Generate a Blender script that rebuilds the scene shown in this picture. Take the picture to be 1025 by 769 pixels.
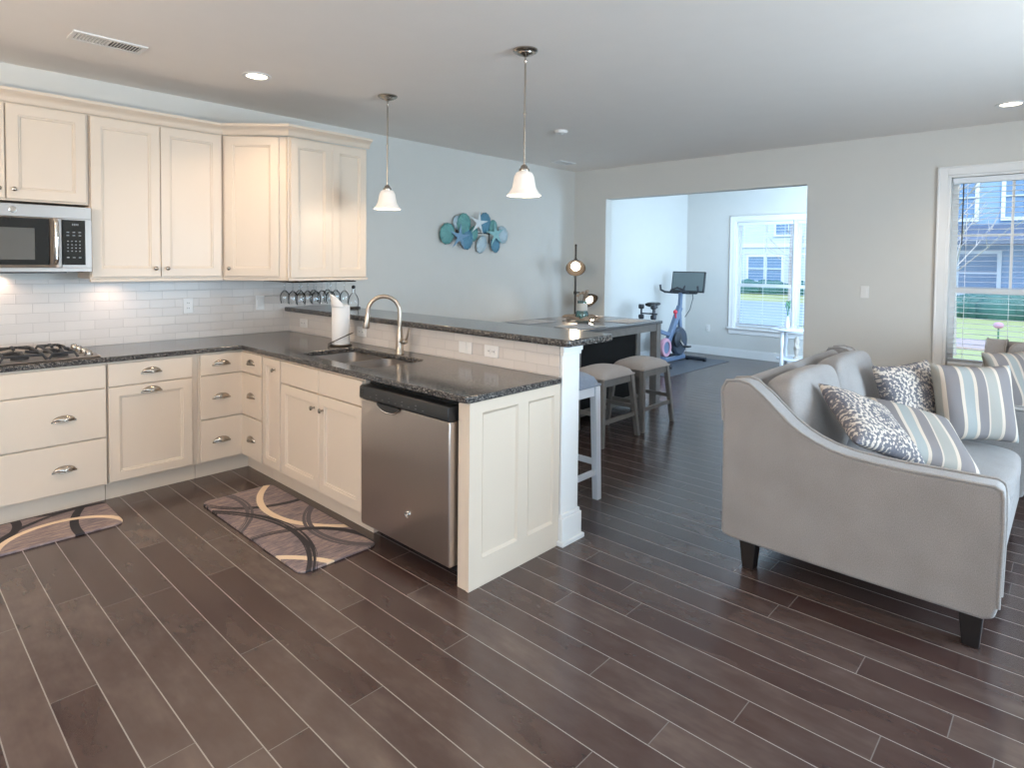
import bpy, bmesh, math, random
from mathutils import Vector, Matrix
random.seed(7)
S = bpy.context.scene
for o in list(bpy.data.objects): bpy.data.objects.remove(o)
COL = S.collection
R = math.radians

# ------------------------------------------------------------------ camera
CAM_POS = (-1.9008, -5.0213, 1.5271)
YAW, PITCH, ROLL, FPX, SHIFT_PX = R(42.853), R(-1.9342), R(0.6153), 609.58, -100.81
F = Vector((math.cos(PITCH)*math.cos(YAW), math.cos(PITCH)*math.sin(YAW), math.sin(PITCH)))
RT = Vector((math.sin(YAW), -math.cos(YAW), 0)); UP = RT.cross(F)
R2 = math.cos(ROLL)*RT + math.sin(ROLL)*UP; U2 = -math.sin(ROLL)*RT + math.cos(ROLL)*UP
cd = bpy.data.cameras.new('camera'); cam = bpy.data.objects.new('camera', cd); COL.objects.link(cam)
cd.sensor_fit = 'HORIZONTAL'; cd.sensor_width = 36; cd.lens = FPX/1025*36
cd.shift_y = SHIFT_PX/1025; cd.clip_start = .05; cd.clip_end = 300
m = Matrix((R2, U2, -F)).transposed().to_4x4(); m.translation = CAM_POS
cam.matrix_world = m; S.camera = cam

# ------------------------------------------------------------------ world, sun, daylight, exposure
S.view_settings.view_transform = 'Standard'; S.view_settings.look = 'None'
S.view_settings.exposure = 0.7; S.view_settings.gamma = 1.0; S.view_settings.use_curve_mapping = False
W = bpy.data.worlds.new('sky'); S.world = W; W.use_nodes = True
wn = W.node_tree; wn.nodes.clear()
wo = wn.nodes.new('ShaderNodeOutputWorld'); wb = wn.nodes.new('ShaderNodeBackground')
wtc = wn.nodes.new('ShaderNodeTexCoord'); wsx = wn.nodes.new('ShaderNodeSeparateXYZ'); wr = wn.nodes.new('ShaderNodeValToRGB')
wn.links.new(wtc.outputs['Generated'], wsx.inputs[0]); wn.links.new(wsx.outputs['Z'], wr.inputs[0])
wr.color_ramp.elements[0].color = (.66, .83, 1, 1); wr.color_ramp.elements[0].position = 0
wr.color_ramp.elements[1].color = (.30, .55, 1, 1); wr.color_ramp.elements[1].position = .7
wn.links.new(wr.outputs[0], wb.inputs[0]); wb.inputs[1].default_value = 1.55
wn.links.new(wb.outputs[0], wo.inputs[0])

def light(name, kind, loc, power, color, size=None, size_y=None, direction=None, spot=None, blend=.5):
    d = bpy.data.lights.new(name, kind); d.energy = power; d.color = color
    if kind == 'AREA':
        d.shape = 'RECTANGLE'; d.size = size; d.size_y = size_y or size
    elif kind == 'SUN': d.angle = R(.6)
    elif kind in ('POINT', 'SPOT'): d.shadow_soft_size = size or .03
    if kind == 'SPOT': d.spot_size = R(spot); d.spot_blend = blend
    o = bpy.data.objects.new(name, d); COL.objects.link(o); o.location = loc
    if direction: o.rotation_euler = Vector(direction).to_track_quat('-Z', 'Y').to_euler()
    return o
COOL = (.60, .81, 1.0); WARM = (1.0, .78, .56)
light('sun', 'SUN', (0, 0, 20), 2.2, (1, .93, .8), direction=(.75, .45, -.9))
# area lights added to stand for daylight from unseen right, rear and sunroom windows
light('daylight', 'AREA', (-2.9, -7.36, 1.45), 50, COOL, 1.9, 1.7, (.2, 1, .25))
light('daylight', 'AREA', (1.9, -7.36, 1.30), 134, COOL, 2.0, 1.9, (-.55, 1, -.22))
light('daylight', 'AREA', (-4.55, -3.6, 1.5), 22, (.9, .92, 1), 1.6, 1.5, (1, 0, 0))
light('daylight', 'AREA', (6.5, -3.55, 1.45), 104, (.50, .73, 1.0), 2.2, 1.7, (.75, .8, .3))
CAN_W, PEND_W, UNDER_W, LAMP_W, FILL_W = 5, 3.5, .30, 6, 88

# ------------------------------------------------------------------ material helpers
class NT:
    def __init__(s, name):
        s.m = bpy.data.materials.new(name); s.m.use_nodes = True; s.t = s.m.node_tree; s.t.nodes.clear()
        s.out = s.n('OutputMaterial')
    def n(s, k, **kw):
        nd = s.t.nodes.new('ShaderNode'+k)
        for a, b in kw.items(): setattr(nd, a, b)
        return nd
    def set(s, sock, v):
        if hasattr(v, 'is_output'): s.t.links.new(v, sock)
        elif isinstance(v, (tuple, list)) and sock.type == 'RGBA' and len(v) == 3: sock.default_value = (*v, 1)
        else: sock.default_value = v
    def math(s, op, a, b=None, c=None, clamp=False):
        nd = s.n('Math', operation=op); nd.use_clamp = clamp; s.set(nd.inputs[0], a)
        if b is not None: s.set(nd.inputs[1], b)
        if c is not None: s.set(nd.inputs[2], c)
        return nd.outputs[0]
    def mix(s, f, a, b):
        nd = s.n('MixRGB'); s.set(nd.inputs[0], f); s.set(nd.inputs[1], a); s.set(nd.inputs[2], b); return nd.outputs[0]
    def coord(s, kind='Object', scale=(1, 1, 1), loc=(0, 0, 0), rot=(0, 0, 0)):
        tc = s.n('TexCoord'); mp = s.n('Mapping'); s.t.links.new(tc.outputs[kind], mp.inputs[0])
        mp.inputs['Scale'].default_value = scale; mp.inputs['Location'].default_value = loc; mp.inputs['Rotation'].default_value = rot
        return mp.outputs[0]
    def sep(s, v):
        nd = s.n('SeparateXYZ'); s.t.links.new(v, nd.inputs[0]); return nd.outputs
    def comb(s, x, y, z=0.0):
        nd = s.n('CombineXYZ'); s.set(nd.inputs[0], x); s.set(nd.inputs[1], y); s.set(nd.inputs[2], z); return nd.outputs[0]
    def noise(s, v, scale, detail=3, rough=.5, what='Fac'):
        nd = s.n('TexNoise'); s.set(nd.inputs['Vector'], v); nd.inputs['Scale'].default_value = scale
        nd.inputs['Detail'].default_value = detail; nd.inputs['Roughness'].default_value = rough; return nd.outputs[what]
    def ramp(s, f, stops, interp='LINEAR'):
        nd = s.n('ValToRGB'); s.set(nd.inputs[0], f); r = nd.color_ramp; r.interpolation = interp
        while len(r.elements) < len(stops): r.elements.new(.5)
        for e, (p, c) in zip(r.elements, stops): e.position = p; e.color = (*c, 1)
        return nd.outputs[0]
    def bump(s, h, strength=.3, dist=.01):
        nd = s.n('Bump'); s.set(nd.inputs['Height'], h); nd.inputs['Strength'].default_value = strength
        nd.inputs['Distance'].default_value = dist; return nd.outputs[0]
    def pbr(s, color, rough=.5, metal=0, normal=None, spec=.5, **kw):
        p = s.n('BsdfPrincipled'); s.set(p.inputs['Base Color'], color); s.set(p.inputs['Roughness'], rough)
        p.inputs['Metallic'].default_value = metal; p.inputs['Specular IOR Level'].default_value = spec
        if normal is not None: s.t.links.new(normal, p.inputs['Normal'])
        for k, v in kw.items(): s.set(p.inputs[k.replace('_', ' ')], v)
        s.t.links.new(p.outputs[0], s.out.inputs[0]); return s.m

def simple(name, color, rough=.5, metal=0, var=.04, scale=6, bump=0, bscale=200, spec=.5, **kw):
    t = NT(name); v = t.coord(); f = t.noise(v, scale)
    c = t.mix(f, tuple(max(0, x*(1-var)) for x in color), tuple(min(1, x*(1+var)) for x in color))
    nm = t.bump(t.noise(v, bscale, 2), bump, .002) if bump else None
    return t.pbr(c, rough, metal, nm, spec, **kw)

def emissive(name, color, strength):
    t = NT(name); e = t.n('Emission'); t.set(e.inputs[0], color); e.inputs[1].default_value = strength
    t.t.links.new(e.outputs[0], t.out.inputs[0]); return t.m

def glassy(name, tint=(1, 1, 1), refl=.08, rough=.0):
    t = NT(name); a = t.n('BsdfTransparent'); b = t.n('BsdfGlossy'); mx = t.n('MixShader'); lw = t.n('LayerWeight')
    t.set(a.inputs[0], tint); b.inputs['Roughness'].default_value = rough; lw.inputs[0].default_value = .18
    f = t.math('MULTIPLY_ADD', lw.outputs['Fresnel'], .9, refl, clamp=True)
    t.set(mx.inputs[0], f); t.t.links.new(a.outputs[0], mx.inputs[1]); t.t.links.new(b.outputs[0], mx.inputs[2])
    t.t.links.new(mx.outputs[0], t.out.inputs[0]); return t.m

# ------------------------------------------------------------------ materials
M = {}
M['wall'] = simple('wall_paint', (.64, .625, .585), .7, var=.02, bump=.08, bscale=300)
M['ceiling'] = simple('ceiling_paint', (.84, .79, .74), .85, var=.02, bump=.1, bscale=250)
M['trim'] = simple('white_trim_paint', (.80, .79, .77), .4, var=.02)
M['cab'] = simple('cream_cabinet_paint', (.655, .545, .435), .38, var=.02, scale=3)
M['granite'] = None
def granite():
    t = NT('dark_granite'); v = t.coord()
    vo = t.n('TexVoronoi'); t.set(vo.inputs['Vector'], v); vo.inputs['Scale'].default_value = 190
    g = t.sep(vo.outputs['Color'])[0]
    n = t.noise(v, 90, 4, .7)
    f = t.math('ADD', t.math('MULTIPLY', g, .55), t.math('MULTIPLY', n, .5))
    c = t.ramp(f, [(.3, (.012, .012, .014)), (.5, (.042, .039, .038)), (.66, (.11, .098, .088)), (.8, (.24, .22, .20))])
    return t.pbr(c, .13, 0, None, .6)
M['granite'] = granite()
def tile(axis):
    t = NT('white_subway_tile'); p = t.sep(t.coord())
    v = t.comb(p[0 if axis == 'x' else 1], p[2])
    b = t.n('TexBrick'); t.set(b.inputs['Vector'], v); b.inputs['Scale'].default_value = 1
    b.offset = .5; b.inputs['Brick Width'].default_value = .172; b.inputs['Row Height'].default_value = .0645
    b.inputs['Mortar Size'].default_value = .0022; b.inputs['Mortar Smooth'].default_value = .4
    b.inputs['Color1'].default_value = (.63, .575, .53, 1); b.inputs['Color2'].default_value = (.67, .615, .565, 1)
    b.inputs['Mortar'].default_value = (.55, .50, .46, 1)
    h = t.math('SUBTRACT', 1, b.outputs['Fac'])
    return t.pbr(b.outputs['Color'], .30, 0, t.bump(h, .5, .004), .5)
M['tile_x'] = tile('x'); M['tile_y'] = tile('y')
def floor_mat():
    t = NT('dark_wood_planks'); p = t.sep(t.coord())
    w = .14
    xr = t.math('DIVIDE', t.math('ADD', p[0], 1.476+14), w)
    row = t.math('FLOOR', xr); fx = t.math('FRACT', xr)
    wnr = t.n('TexWhiteNoise', noise_dimensions='1D'); t.set(wnr.inputs['W'], row)
    u = t.math('DIVIDE', t.math('ADD', p[1], t.math('MULTIPLY', wnr.outputs['Value'], 7.3)), 1.25)
    fu = t.math('FRACT', u); pid = t.math('FLOOR', u)
    wn2 = t.n('TexWhiteNoise', noise_dimensions='2D'); t.set(wn2.inputs['Vector'], t.comb(row, pid))
    r = wn2.outputs['Value']
    off = t.math('MULTIPLY', r, 37.0)
    gv = t.comb(t.math('MULTIPLY', p[0], 26), t.math('ADD', t.math('MULTIPLY', p[1], 2.2), off), off)
    grain = t.noise(gv, 1.6, 5, .65)
    mott = t.noise(t.comb(t.math('MULTIPLY', p[0], 5), t.math('ADD', t.math('MULTIPLY', p[1], 2.2), off), off), 2.0, 3, .6)
    base = t.ramp(t.math('ADD', t.math('MULTIPLY', r, .35), t.math('MULTIPLY', mott, .75)),
                  [(.25, (.038, .016, .014)), (.42, (.060, .034, .029)), (.60, (.078, .051, .043)), (.85, (.125, .090, .076))])
    c = t.mix(t.math('MULTIPLY', grain, .45), base, (.040, .022, .019))
    dx = t.math('MINIMUM', fx, t.math('SUBTRACT', 1, fx)); du = t.math('MINIMUM', fu, t.math('SUBTRACT', 1, fu))
    gx = t.math('LESS_THAN', dx, .014); gu = t.math('LESS_THAN', du, .0014)
    c = t.mix(gx, c, (.28, .25, .23))  # highlight on the plank bevels painted as pale long joints
    c = t.mix(t.math('MULTIPLY', gu, .85), c, (.17, .15, .14))
    hgt = t.math('SUBTRACT', t.math('MULTIPLY', grain, .25), t.math('MAXIMUM', gx, gu))
    rough = t.math('MULTIPLY_ADD', grain, .14, .17)
    return t.pbr(c, rough, 0, t.bump(hgt, .22, .004), .75)
M['floor'] = floor_mat()
def steel(name, c=(.37, .33, .30), rough=.42, axis=(1, 1, 60)):
    t = NT(name); v = t.coord(scale=axis); n = t.noise(v, 14, 2)
    return t.pbr(t.mix(n, tuple(x*.9 for x in c), c), t.math('MULTIPLY_ADD', n, .1, rough-.05), 1.0, t.bump(n, .05, .001))
M['steel'] = steel('brushed_stainless_steel')
M['steel_v'] = steel('brushed_stainless_door', (.60, .55, .51), .34, (40, 40, 1))
M['nickel'] = simple('brushed_nickel', (.44, .39, .335), .25, 1, .03)
M['faucet'] = simple('brushed_bronze_nickel', (.50, .42, .34), .28, 1, .03)
M['chrome'] = simple('polished_chrome', (.75, .73, .70), .12, 1, .02)
M['black'] = simple('black_plastic', (.014, .015, .016), .3, 0, .1)
M['blackgloss'] = simple('black_glass', (.012, .014, .015), .06, 0, .05)
M['iron'] = simple('cast_iron', (.025, .025, .027), .5, 0, .2, bump=.3)
M['bronze'] = simple('dark_bronze_metal', (.05, .04, .032), .4, .8, .1)
M['screengrey'] = simple('oven_window_glass', (.10, .10, .095), .15, 0, .05)
M['white'] = simple('white_plastic', (.78, .76, .73), .4, 0, .02)
M['keymark'] = simple('grey_key_print', (.17, .18, .18), .4, 0, .02)
M['paper'] = simple('paper_towel', (.80, .77, .74), .9, 0, .03, bump=.4, bscale=120)
M['greywood'] = simple('grey_weathered_wood', (.20, .19, .18), .5, 0, .25, scale=18, bump=.15, bscale=60)
M['whitewood'] = simple('white_painted_wood', (.74, .76, .80), .35, 0, .02)
M['darkwood'] = simple('dark_stained_wood', (.012, .0115, .011), .6, 0, .25, scale=20, spec=.15)
M['tablewood'] = simple('dark_grey_tabletop_wood', (.12, .125, .135), .22, 0, .25, scale=14)
M['legblack'] = simple('black_stained_wood', (.012, .010, .010), .35, 0, .2)
def fabric(name, a, b, scale=260, rough=.9):
    t = NT(name); v = t.coord()
    n = t.noise(v, scale, 2, .6); n2 = t.noise(v, 5, 2)
    w = t.n('TexWave', wave_type='BANDS', bands_direction='DIAGONAL'); t.set(w.inputs['Vector'], v)
    w.inputs['Scale'].default_value = 120; w.inputs['Distortion'].default_value = 4
    f = t.math('ADD', t.math('MULTIPLY', n, .7), t.math('MULTIPLY', n2, .3))
    c = t.ramp(f, [(.35, a), (.65, b)])
    return t.pbr(c, rough, 0, t.bump(t.math('ADD', n, w.outputs['Fac']), .25, .002), .2, Sheen_Weight=.2)
M['sofa'] = fabric('grey_sofa_weave', (.235, .215, .205), (.345, .32, .305))
M['piping'] = fabric('grey_sofa_welt', (.26, .24, .225), (.36, .335, .315))
M['seatfab'] = fabric('beige_stool_fabric', (.40, .35, .32), (.52, .46, .42))
M['bluefab'] = fabric('blue_grey_stool_fabric', (.19, .22, .28), (.32, .36, .43), 160)
def stripes():
    t = NT('striped_pillow_fabric'); v = t.coord(); p = t.sep(v)
    f = t.math('FRACT', t.math('DIVIDE', t.math('ADD', p[0], .255), .29))
    c = t.ramp(f, [(0, (.33, .31, .27)), (.20, (.58, .47, .37)), (.26, (.205, .18, .175)), (.50, (.60, .49, .39)), (.56, (.32, .33, .31)), (.74, (.58, .47, .37)), (.80, (.21, .185, .18)), (.97, (.58, .47, .38))], 'CONSTANT')
    n = t.noise(v, 300, 2)
    c = t.mix(t.math('MULTIPLY', n, .3), c, (.18, .17, .17))
    return t.pbr(c, .85, 0, t.bump(n, .25, .002), .2)
M['stripes'] = stripes()
def medallion():
    t = NT('medallion_pillow_fabric'); v = t.coord(); p = t.sep(v)
    v2 = t.comb(p[0], p[1])
    vo = t.n('TexVoronoi', feature='F1'); t.set(vo.inputs['Vector'], v2); vo.inputs['Scale'].default_value = 4.6; vo.inputs['Randomness'].default_value = .35
    d = vo.outputs['Distance']
    pos = t.n('VectorMath', operation='SUBTRACT'); t.set(pos.inputs[0], v2); t.t.links.new(vo.outputs['Position'], pos.inputs[1])
    q = t.sep(pos.outputs[0]); ang = t.math('ARCTAN2', q[1], q[0])
    pet = t.math('SINE', t.math('MULTIPLY', ang, 16))
    rings = t.math('SINE', t.math('ADD', t.math('MULTIPLY', d, 46), t.math('MULTIPLY', pet, 1.1)))
    n = t.noise(v2, 75, 3, .6)
    f = t.math('ADD', t.math('MULTIPLY', rings, .085), n)
    f = t.math('ADD', f, t.math('MULTIPLY', t.math('LESS_THAN', d, .50), .05))
    f = t.math('ADD', f, t.math('MULTIPLY', t.math('LESS_THAN', d, .26), .06))
    c = t.ramp(f, [(.475, (.56, .48, .40)), (.53, (.15, .14, .15)), (.9, (.11, .11, .135))])
    return t.pbr(c, .85, 0, t.bump(n, .25, .002), .2)
M['medallion'] = medallion()
def mat_rug(name, arcs):
    t = NT(name); v = t.coord(); p = t.sep(v)
    g = t.noise(t.comb(t.math('MULTIPLY', p[0], 5), t.math('MULTIPLY', p[1], 30)), 2.2, 5, .75)
    g2 = t.noise(v, 5, 2)
    c = t.ramp(t.math('ADD', t.math('MULTIPLY', g, .8), t.math('MULTIPLY', g2, .25)), [(.36, (.07, .055, .06)), (.46, (.17, .135, .145)), (.56, (.27, .205, .19)), (.68, (.42, .30, .24))])
    for (cx, cy, r, w, col, streak) in arcs:
        dx = t.math('SUBTRACT', p[0], cx); dy = t.math('SUBTRACT', p[1], cy)
        d = t.math('SQRT', t.math('ADD', t.math('MULTIPLY', dx, dx), t.math('MULTIPLY', dy, dy)))
        k = t.math('LESS_THAN', t.math('ABSOLUTE', t.math('SUBTRACT', d, r)), w)
        if streak:
            s = t.math('GREATER_THAN', t.noise(t.comb(t.math('MULTIPLY', d, 60), p[0], p[1]), 2, 1), .38); k = t.math('MULTIPLY', k, s)
        c = t.mix(k, c, col)
    return t.pbr(c, .75, 0, t.bump(g, .15, .002), .3)
DK = (.035, .030, .033); CR = (.72, .55, .38)
MD_ = (.10, .085, .09)
M['rug_sink'] = mat_rug('swirl_kitchen_mat', [(.225, .703, .469, .020, DK, 1), (-.609, .466, .567, .022, MD_, 1), (.619, .163, .621, .020, CR, 0), (.539, -.287, .483, .024, MD_, 1), (-.234, -.555, .462, .020, DK, 1), (-.638, -.858, .621, .020, CR, 0), (-.847, -.142, .834, .026, DK, 1)])
M['rug_stove'] = mat_rug('swirl_stove_mat', [(.313, .375, .18, .020, DK, 1), (-.206, .185, .312, .022, DK, 0), (.44, -.35, .545, .018, DK, 1), (1.081, -.173, .759, .022, DK, 0), (.255, -.249, .294, .018, CR, 0), (-.6, -.2, .4, .02, DK, 0)])
M['gymmat'] = simple('grey_rubber_mat', (.10, .105, .12), .55, 0, .1, bump=.3)
M['teal'] = simple('teal_painted_shell', (.13, .34, .33), .45, 0, .35, scale=14)
M['blue'] = simple('blue_painted_shell', (.10, .26, .37), .45, 0, .35, scale=14)
M['pearl'] = simple('pale_blue_shell', (.44, .56, .62), .4, 0, .2, scale=14)
M['starwhite'] = simple('white_starfish', (.66, .72, .74), .5, 0, .1, scale=30)
M['starteal'] = simple('teal_starfish', (.25, .48, .50), .5, 0, .2, scale=30)
M['starblue'] = simple('blue_starfish', (.17, .31, .45), .5, 0, .2, scale=30)
M['glass'] = glassy('clear_glass', (.985, .995, 1), .05)
M['pane'] = glassy('window_glass', (.93, .97, 1), .0)
M['tealglass'] = glassy('teal_glass', (.45, .75, .78), .14)
def shade_glass():
    t = NT('frosted_lamp_glass'); p = t.n('BsdfPrincipled'); p.inputs['Base Color'].default_value = (.80, .74, .68, 1); p.inputs['Roughness'].default_value = .35
    p.inputs['Emission Color'].default_value = (1, .80, .62, 1); p.inputs['Emission Strength'].default_value = .14
    t.t.links.new(p.outputs[0], t.out.inputs[0]); return t.m
M['shade'] = shade_glass()
M['bulb'] = emissive('lit_bulb', (1, .86, .68), 5)
M['canlens'] = emissive('lit_downlight_lens', (1, .86, .68), 5)
M['bikeblue'] = simple('blue_grey_bike_frame', (.16, .22, .33), .35, .2, .1)
M['bikesteel'] = simple('dark_steel_flywheel', (.075, .095, .13), .3, .4, .1)
M['bikedark'] = simple('dark_bike_parts', (.035, .04, .05), .4, 0, .1)
M['pink'] = simple('pink_rim', (.62, .33, .42), .5, 0, .1)
M['red'] = simple('red_knob_plastic', (.75, .06, .09), .4, 0, .05)
M['tvgrey'] = simple('screen_glass_off', (.17, .22, .23), .12, 0, .05)
M['slat'] = simple('white_blind_slat', (.78, .80, .82), .45, 0, .02)
M['drift'] = simple('driftwood', (.36, .27, .20), .8, 0, .35, scale=25, bump=.4)
M['leaf'] = simple('green_leaf', (.10, .22, .13), .6, 0, .3, scale=20)
M['petal'] = simple('pale_flower', (.62, .60, .58), .6, 0, .1)
M['label'] = simple('cream_label_paper', (.62, .60, .54), .7, 0, .1)
M['placemat'] = fabric('pale_grey_woven_placemat', (.30, .31, .33), (.45, .46, .47), 90)
M['figure'] = simple('carved_coral_wood', (.50, .43, .36), .7, 0, .3, scale=20)
def grass():
    t = NT('lawn_grass'); v = t.coord(); n = t.noise(v, .6, 3); n2 = t.noise(v, 24, 4, .7)
    return t.pbr(t.mix(n2, t.mix(n, (.42, .42, .15), (.56, .52, .24)), (.50, .52, .24)), .8, 0, t.bump(n2, .6, .05), .2)
M['grass'] = grass()
M['mulch'] = simple('gravel_bed', (.52, .38, .33), .9, 0, .4, scale=9, bump=.6, bscale=12)
def siding():
    t = NT('blue_lap_siding'); p = t.sep(t.coord()); f = t.math('FRACT', t.math('DIVIDE', p[2], .18))
    c = t.mix(t.noise(t.coord(), 1.5), (.26, .38, .55), (.30, .43, .60))
    return t.pbr(t.mix(t.math('LESS_THAN', f, .10), c, (.17, .26, .40)), .6, 0, t.bump(f, .4, .03), .3)
M['siding'] = siding()
M['roof'] = simple('slate_roof_shingle', (.11, .14, .20), .8, 0, .3, scale=8)
M['housewhite'] = simple('white_house_trim', (.72, .76, .80), .5, 0, .03)
M['houseglass'] = simple('dark_house_window', (.16, .26, .40), .1, 0, .2)
M['palewall'] = simple('pale_grey_siding', (.55, .60, .66), .6, 0, .05)
M['shade_ground'] = simple('blue_shade_ground', (.34, .38, .46), .8, 0, .1, scale=2)  # blue tone stands for shade on the ground
M['bark'] = simple('pale_bark', (.45, .40, .36), .9, 0, .3, scale=12)
M['hedge'] = simple('hedge_leaves', (.05, .15, .13), .8, 0, .4, scale=6)

# ------------------------------------------------------------------ mesh builder
class MB:
    def __init__(s): s.v = []; s.f = []; s.mi = []; s.k = 0
    def add(s, vs, fs):
        b = len(s.v); s.v += [tuple(v) for v in vs]; s.f += [tuple(b+i for i in f) for f in fs]; s.mi += [s.k]*len(fs); return s
    def box(s, x0, x1, y0, y1, z0, z1):
        x0, x1 = sorted((x0, x1)); y0, y1 = sorted((y0, y1)); z0, z1 = sorted((z0, z1))
        v = [(x, y, z) for z in (z0, z1) for y in (y0, y1) for x in (x0, x1)]
        return s.add(v, [(0, 2, 3, 1), (4, 5, 7, 6), (0, 1, 5, 4), (2, 6, 7, 3), (0, 4, 6, 2), (1, 3, 7, 5)])
    def hexa(s, bot, top):           # two 4-point loops
        return s.add(list(bot)+list(top), [(3, 2, 1, 0), (4, 5, 6, 7), (0, 1, 5, 4), (1, 2, 6, 5), (2, 3, 7, 6), (3, 0, 4, 7)])
    def post(s, a, b, wa, wb=None, da=None, db=None):   # tapered square post from a to b
        wb = wb or wa; da = da or wa; db = db or wb
        q = lambda c, w, d: [(c[0]-w/2, c[1]-d/2, c[2]), (c[0]+w/2, c[1]-d/2, c[2]), (c[0]+w/2, c[1]+d/2, c[2]), (c[0]-w/2, c[1]+d/2, c[2])]
        return s.hexa(q(a, wa, da), q(b, wb, db))
    def bar(s, a, b, w, h):          # rectangular bar between two points
        a, b = Vector(a), Vector(b); d = (b-a).normalized(); up = Vector((0, 0, 1)) if abs(d.z) < .9 else Vector((1, 0, 0))
        u = d.cross(up).normalized()*w/2; v = u.cross(d).normalized()*h/2
        q = lambda c: [c-u-v, c+u-v, c+u+v, c-u+v]
        return s.hexa(q(a), q(b))
    def tube(s, pts, r, n=10, cap=True, closed=False):
        pts = [Vector(p) for p in pts]; rs = r if isinstance(r, (list, tuple)) else [r]*len(pts)
        N = len(pts); rings = []; pu = None
        for i, p in enumerate(pts):
            if closed: d = pts[(i+1) % N]-pts[i-1]
            else: d = pts[min(i+1, N-1)]-pts[max(i-1, 0)]
            d.normalize()
            if pu is None: u = d.cross(Vector((0, 0, 1)) if abs(d.z) < .9 else Vector((1, 0, 0))).normalized()
            else: u = (pu-d*pu.dot(d)).normalized()
            w = d.cross(u); pu = u
            rings.append([p+(u*math.cos(a)+w*math.sin(a))*rs[i] for a in [2*math.pi*k/n for k in range(n)]])
        vs = [v for rg in rings for v in rg]; fs = []
        for i in range(N if closed else N-1):
            j = (i+1) % N
            for k in range(n): fs.append((i*n+k, i*n+(k+1) % n, j*n+(k+1) % n, j*n+k))
        if cap and not closed: fs += [tuple(range(n-1, -1, -1)), tuple((N-1)*n+k for k in range(n))]
        return s.add(vs, fs)
    def lathe(s, prof, c=(0, 0, 0), n=24, axis='z', ang=2*math.pi, a0=0, caps=True):
        vs = []; full = abs(ang-2*math.pi) < 1e-6; cnt = n if full else n+1
        for (r, h) in prof:
            for k in range(cnt):
                a = a0+ang*k/n; x, y = r*math.cos(a), r*math.sin(a)
                p = {'z': (x, y, h), 'x': (h, x, y), 'y': (y, h, x)}[axis]
                vs.append((p[0]+c[0], p[1]+c[1], p[2]+c[2]))
        fs = []
        for i in range(len(prof)-1):
            for k in range(n):
                k2 = (k+1) % cnt
                fs.append((i*cnt+k, i*cnt+k2, (i+1)*cnt+k2, (i+1)*cnt+k))
        if caps and full:
            if prof[0][0] > 1e-6: fs.append(tuple(range(cnt-1, -1, -1)))
            if prof[-1][0] > 1e-6: fs.append(tuple((len(prof)-1)*cnt+k for k in range(cnt)))
        return s.add(vs, fs)
    def ball(s, c, r, n=16, sc=(1, 1, 1)):
        vs = []; fs = []; m_ = n//2
        for i in range(m_+1):
            t = math.pi*i/m_
            for k in range(n):
                a = 2*math.pi*k/n
                vs.append((c[0]+r*sc[0]*math.sin(t)*math.cos(a), c[1]+r*sc[1]*math.sin(t)*math.sin(a), c[2]+r*sc[2]*math.cos(t)))
        for i in range(m_):
            for k in range(n): fs.append((i*n+k, (i+1)*n+k, (i+1)*n+(k+1) % n, i*n+(k+1) % n))
        return s.add(vs, fs)
    def prism(s, poly, a, b, axis='z'):    # 2D polygon extruded along axis from a to b
        def P(u, v, w): return {'z': (u, v, w), 'x': (w, u, v), 'y': (u, w, v)}[axis]
        n = len(poly); vs = [P(u, v, a) for u, v in poly]+[P(u, v, b) for u, v in poly]
        return s.add(vs, [tuple(range(n-1, -1, -1)), tuple(range(n, 2*n))]+[(i, (i+1) % n, n+(i+1) % n, n+i) for i in range(n)])
    def xf(s, mat, start=0):
        for i in range(start, len(s.v)): s.v[i] = tuple(mat @ Vector(s.v[i]))
        return s

BASE = {}
def mesh_obj(name, mb, mat, parent=None, base=None, bevel=0, smooth=True, angle=35, seg=2, sub=0, weld=True):
    b = Vector(base) if base is not None else (BASE.get(parent.name, Vector()) if parent else Vector())
    me = bpy.data.meshes.new(name); me.from_pydata([tuple(Vector(v)-b) for v in mb.v], [], mb.f)
    bm = bmesh.new(); bm.from_mesh(me)
    mats = mat if isinstance(mat, (list, tuple)) else [mat]
    for f, k in zip(bm.faces, mb.mi): f.material_index = k
    if weld: bmesh.ops.remove_doubles(bm, verts=bm.verts, dist=1e-5)
    bmesh.ops.recalc_face_normals(bm, faces=bm.faces); bm.to_mesh(me); bm.free()
    for q in mats: me.materials.append(q)
    if smooth:
        me.shade_smooth(); me.set_sharp_from_angle(angle=R(angle))
    o = bpy.data.objects.new(name, me); COL.objects.link(o)
    if parent: o.parent = parent; BASE[o.name] = b
    else: o.location = b; BASE[o.name] = b
    if bevel:
        k = o.modifiers.new('bevel', 'BEVEL'); k.width = bevel; k.segments = seg; k.limit_method = 'ANGLE'; k.angle_limit = R(40)
    if sub:
        k = o.modifiers.new('subdivision', 'SUBSURF'); k.levels = sub; k.render_levels = sub
    return o
def tag(o, label=None, cat=None, group=None, kind=None):
    if label: o['label'] = label
    if cat: o['category'] = cat
    if group: o['group'] = group
    if kind: o['kind'] = kind
    return o
def thing(name, loc, label, cat, group=None, rz=0):
    o = bpy.data.objects.new(name, None); COL.objects.link(o); o.location = loc; o.rotation_euler = (0, 0, rz); o.empty_display_size = .05
    BASE[o.name] = Vector(loc) if rz == 0 else Vector(); return tag(o, label, cat, group)
def local_thing(name, label, cat, group=None):       # authored around its own origin, placed afterwards
    return thing(name, (0, 0, 0), label, cat, group)
def struct(name, mb, mat, parent=None, **kw):
    o = mesh_obj(name, mb, mat, parent, **kw)
    if not parent: o['kind'] = 'structure'
    return o
def copy_tree(o, parent=None):
    c = o.copy(); COL.objects.link(c)
    if parent: c.parent = parent
    for ch in list(o.children): copy_tree(ch, c)
    return c

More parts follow.
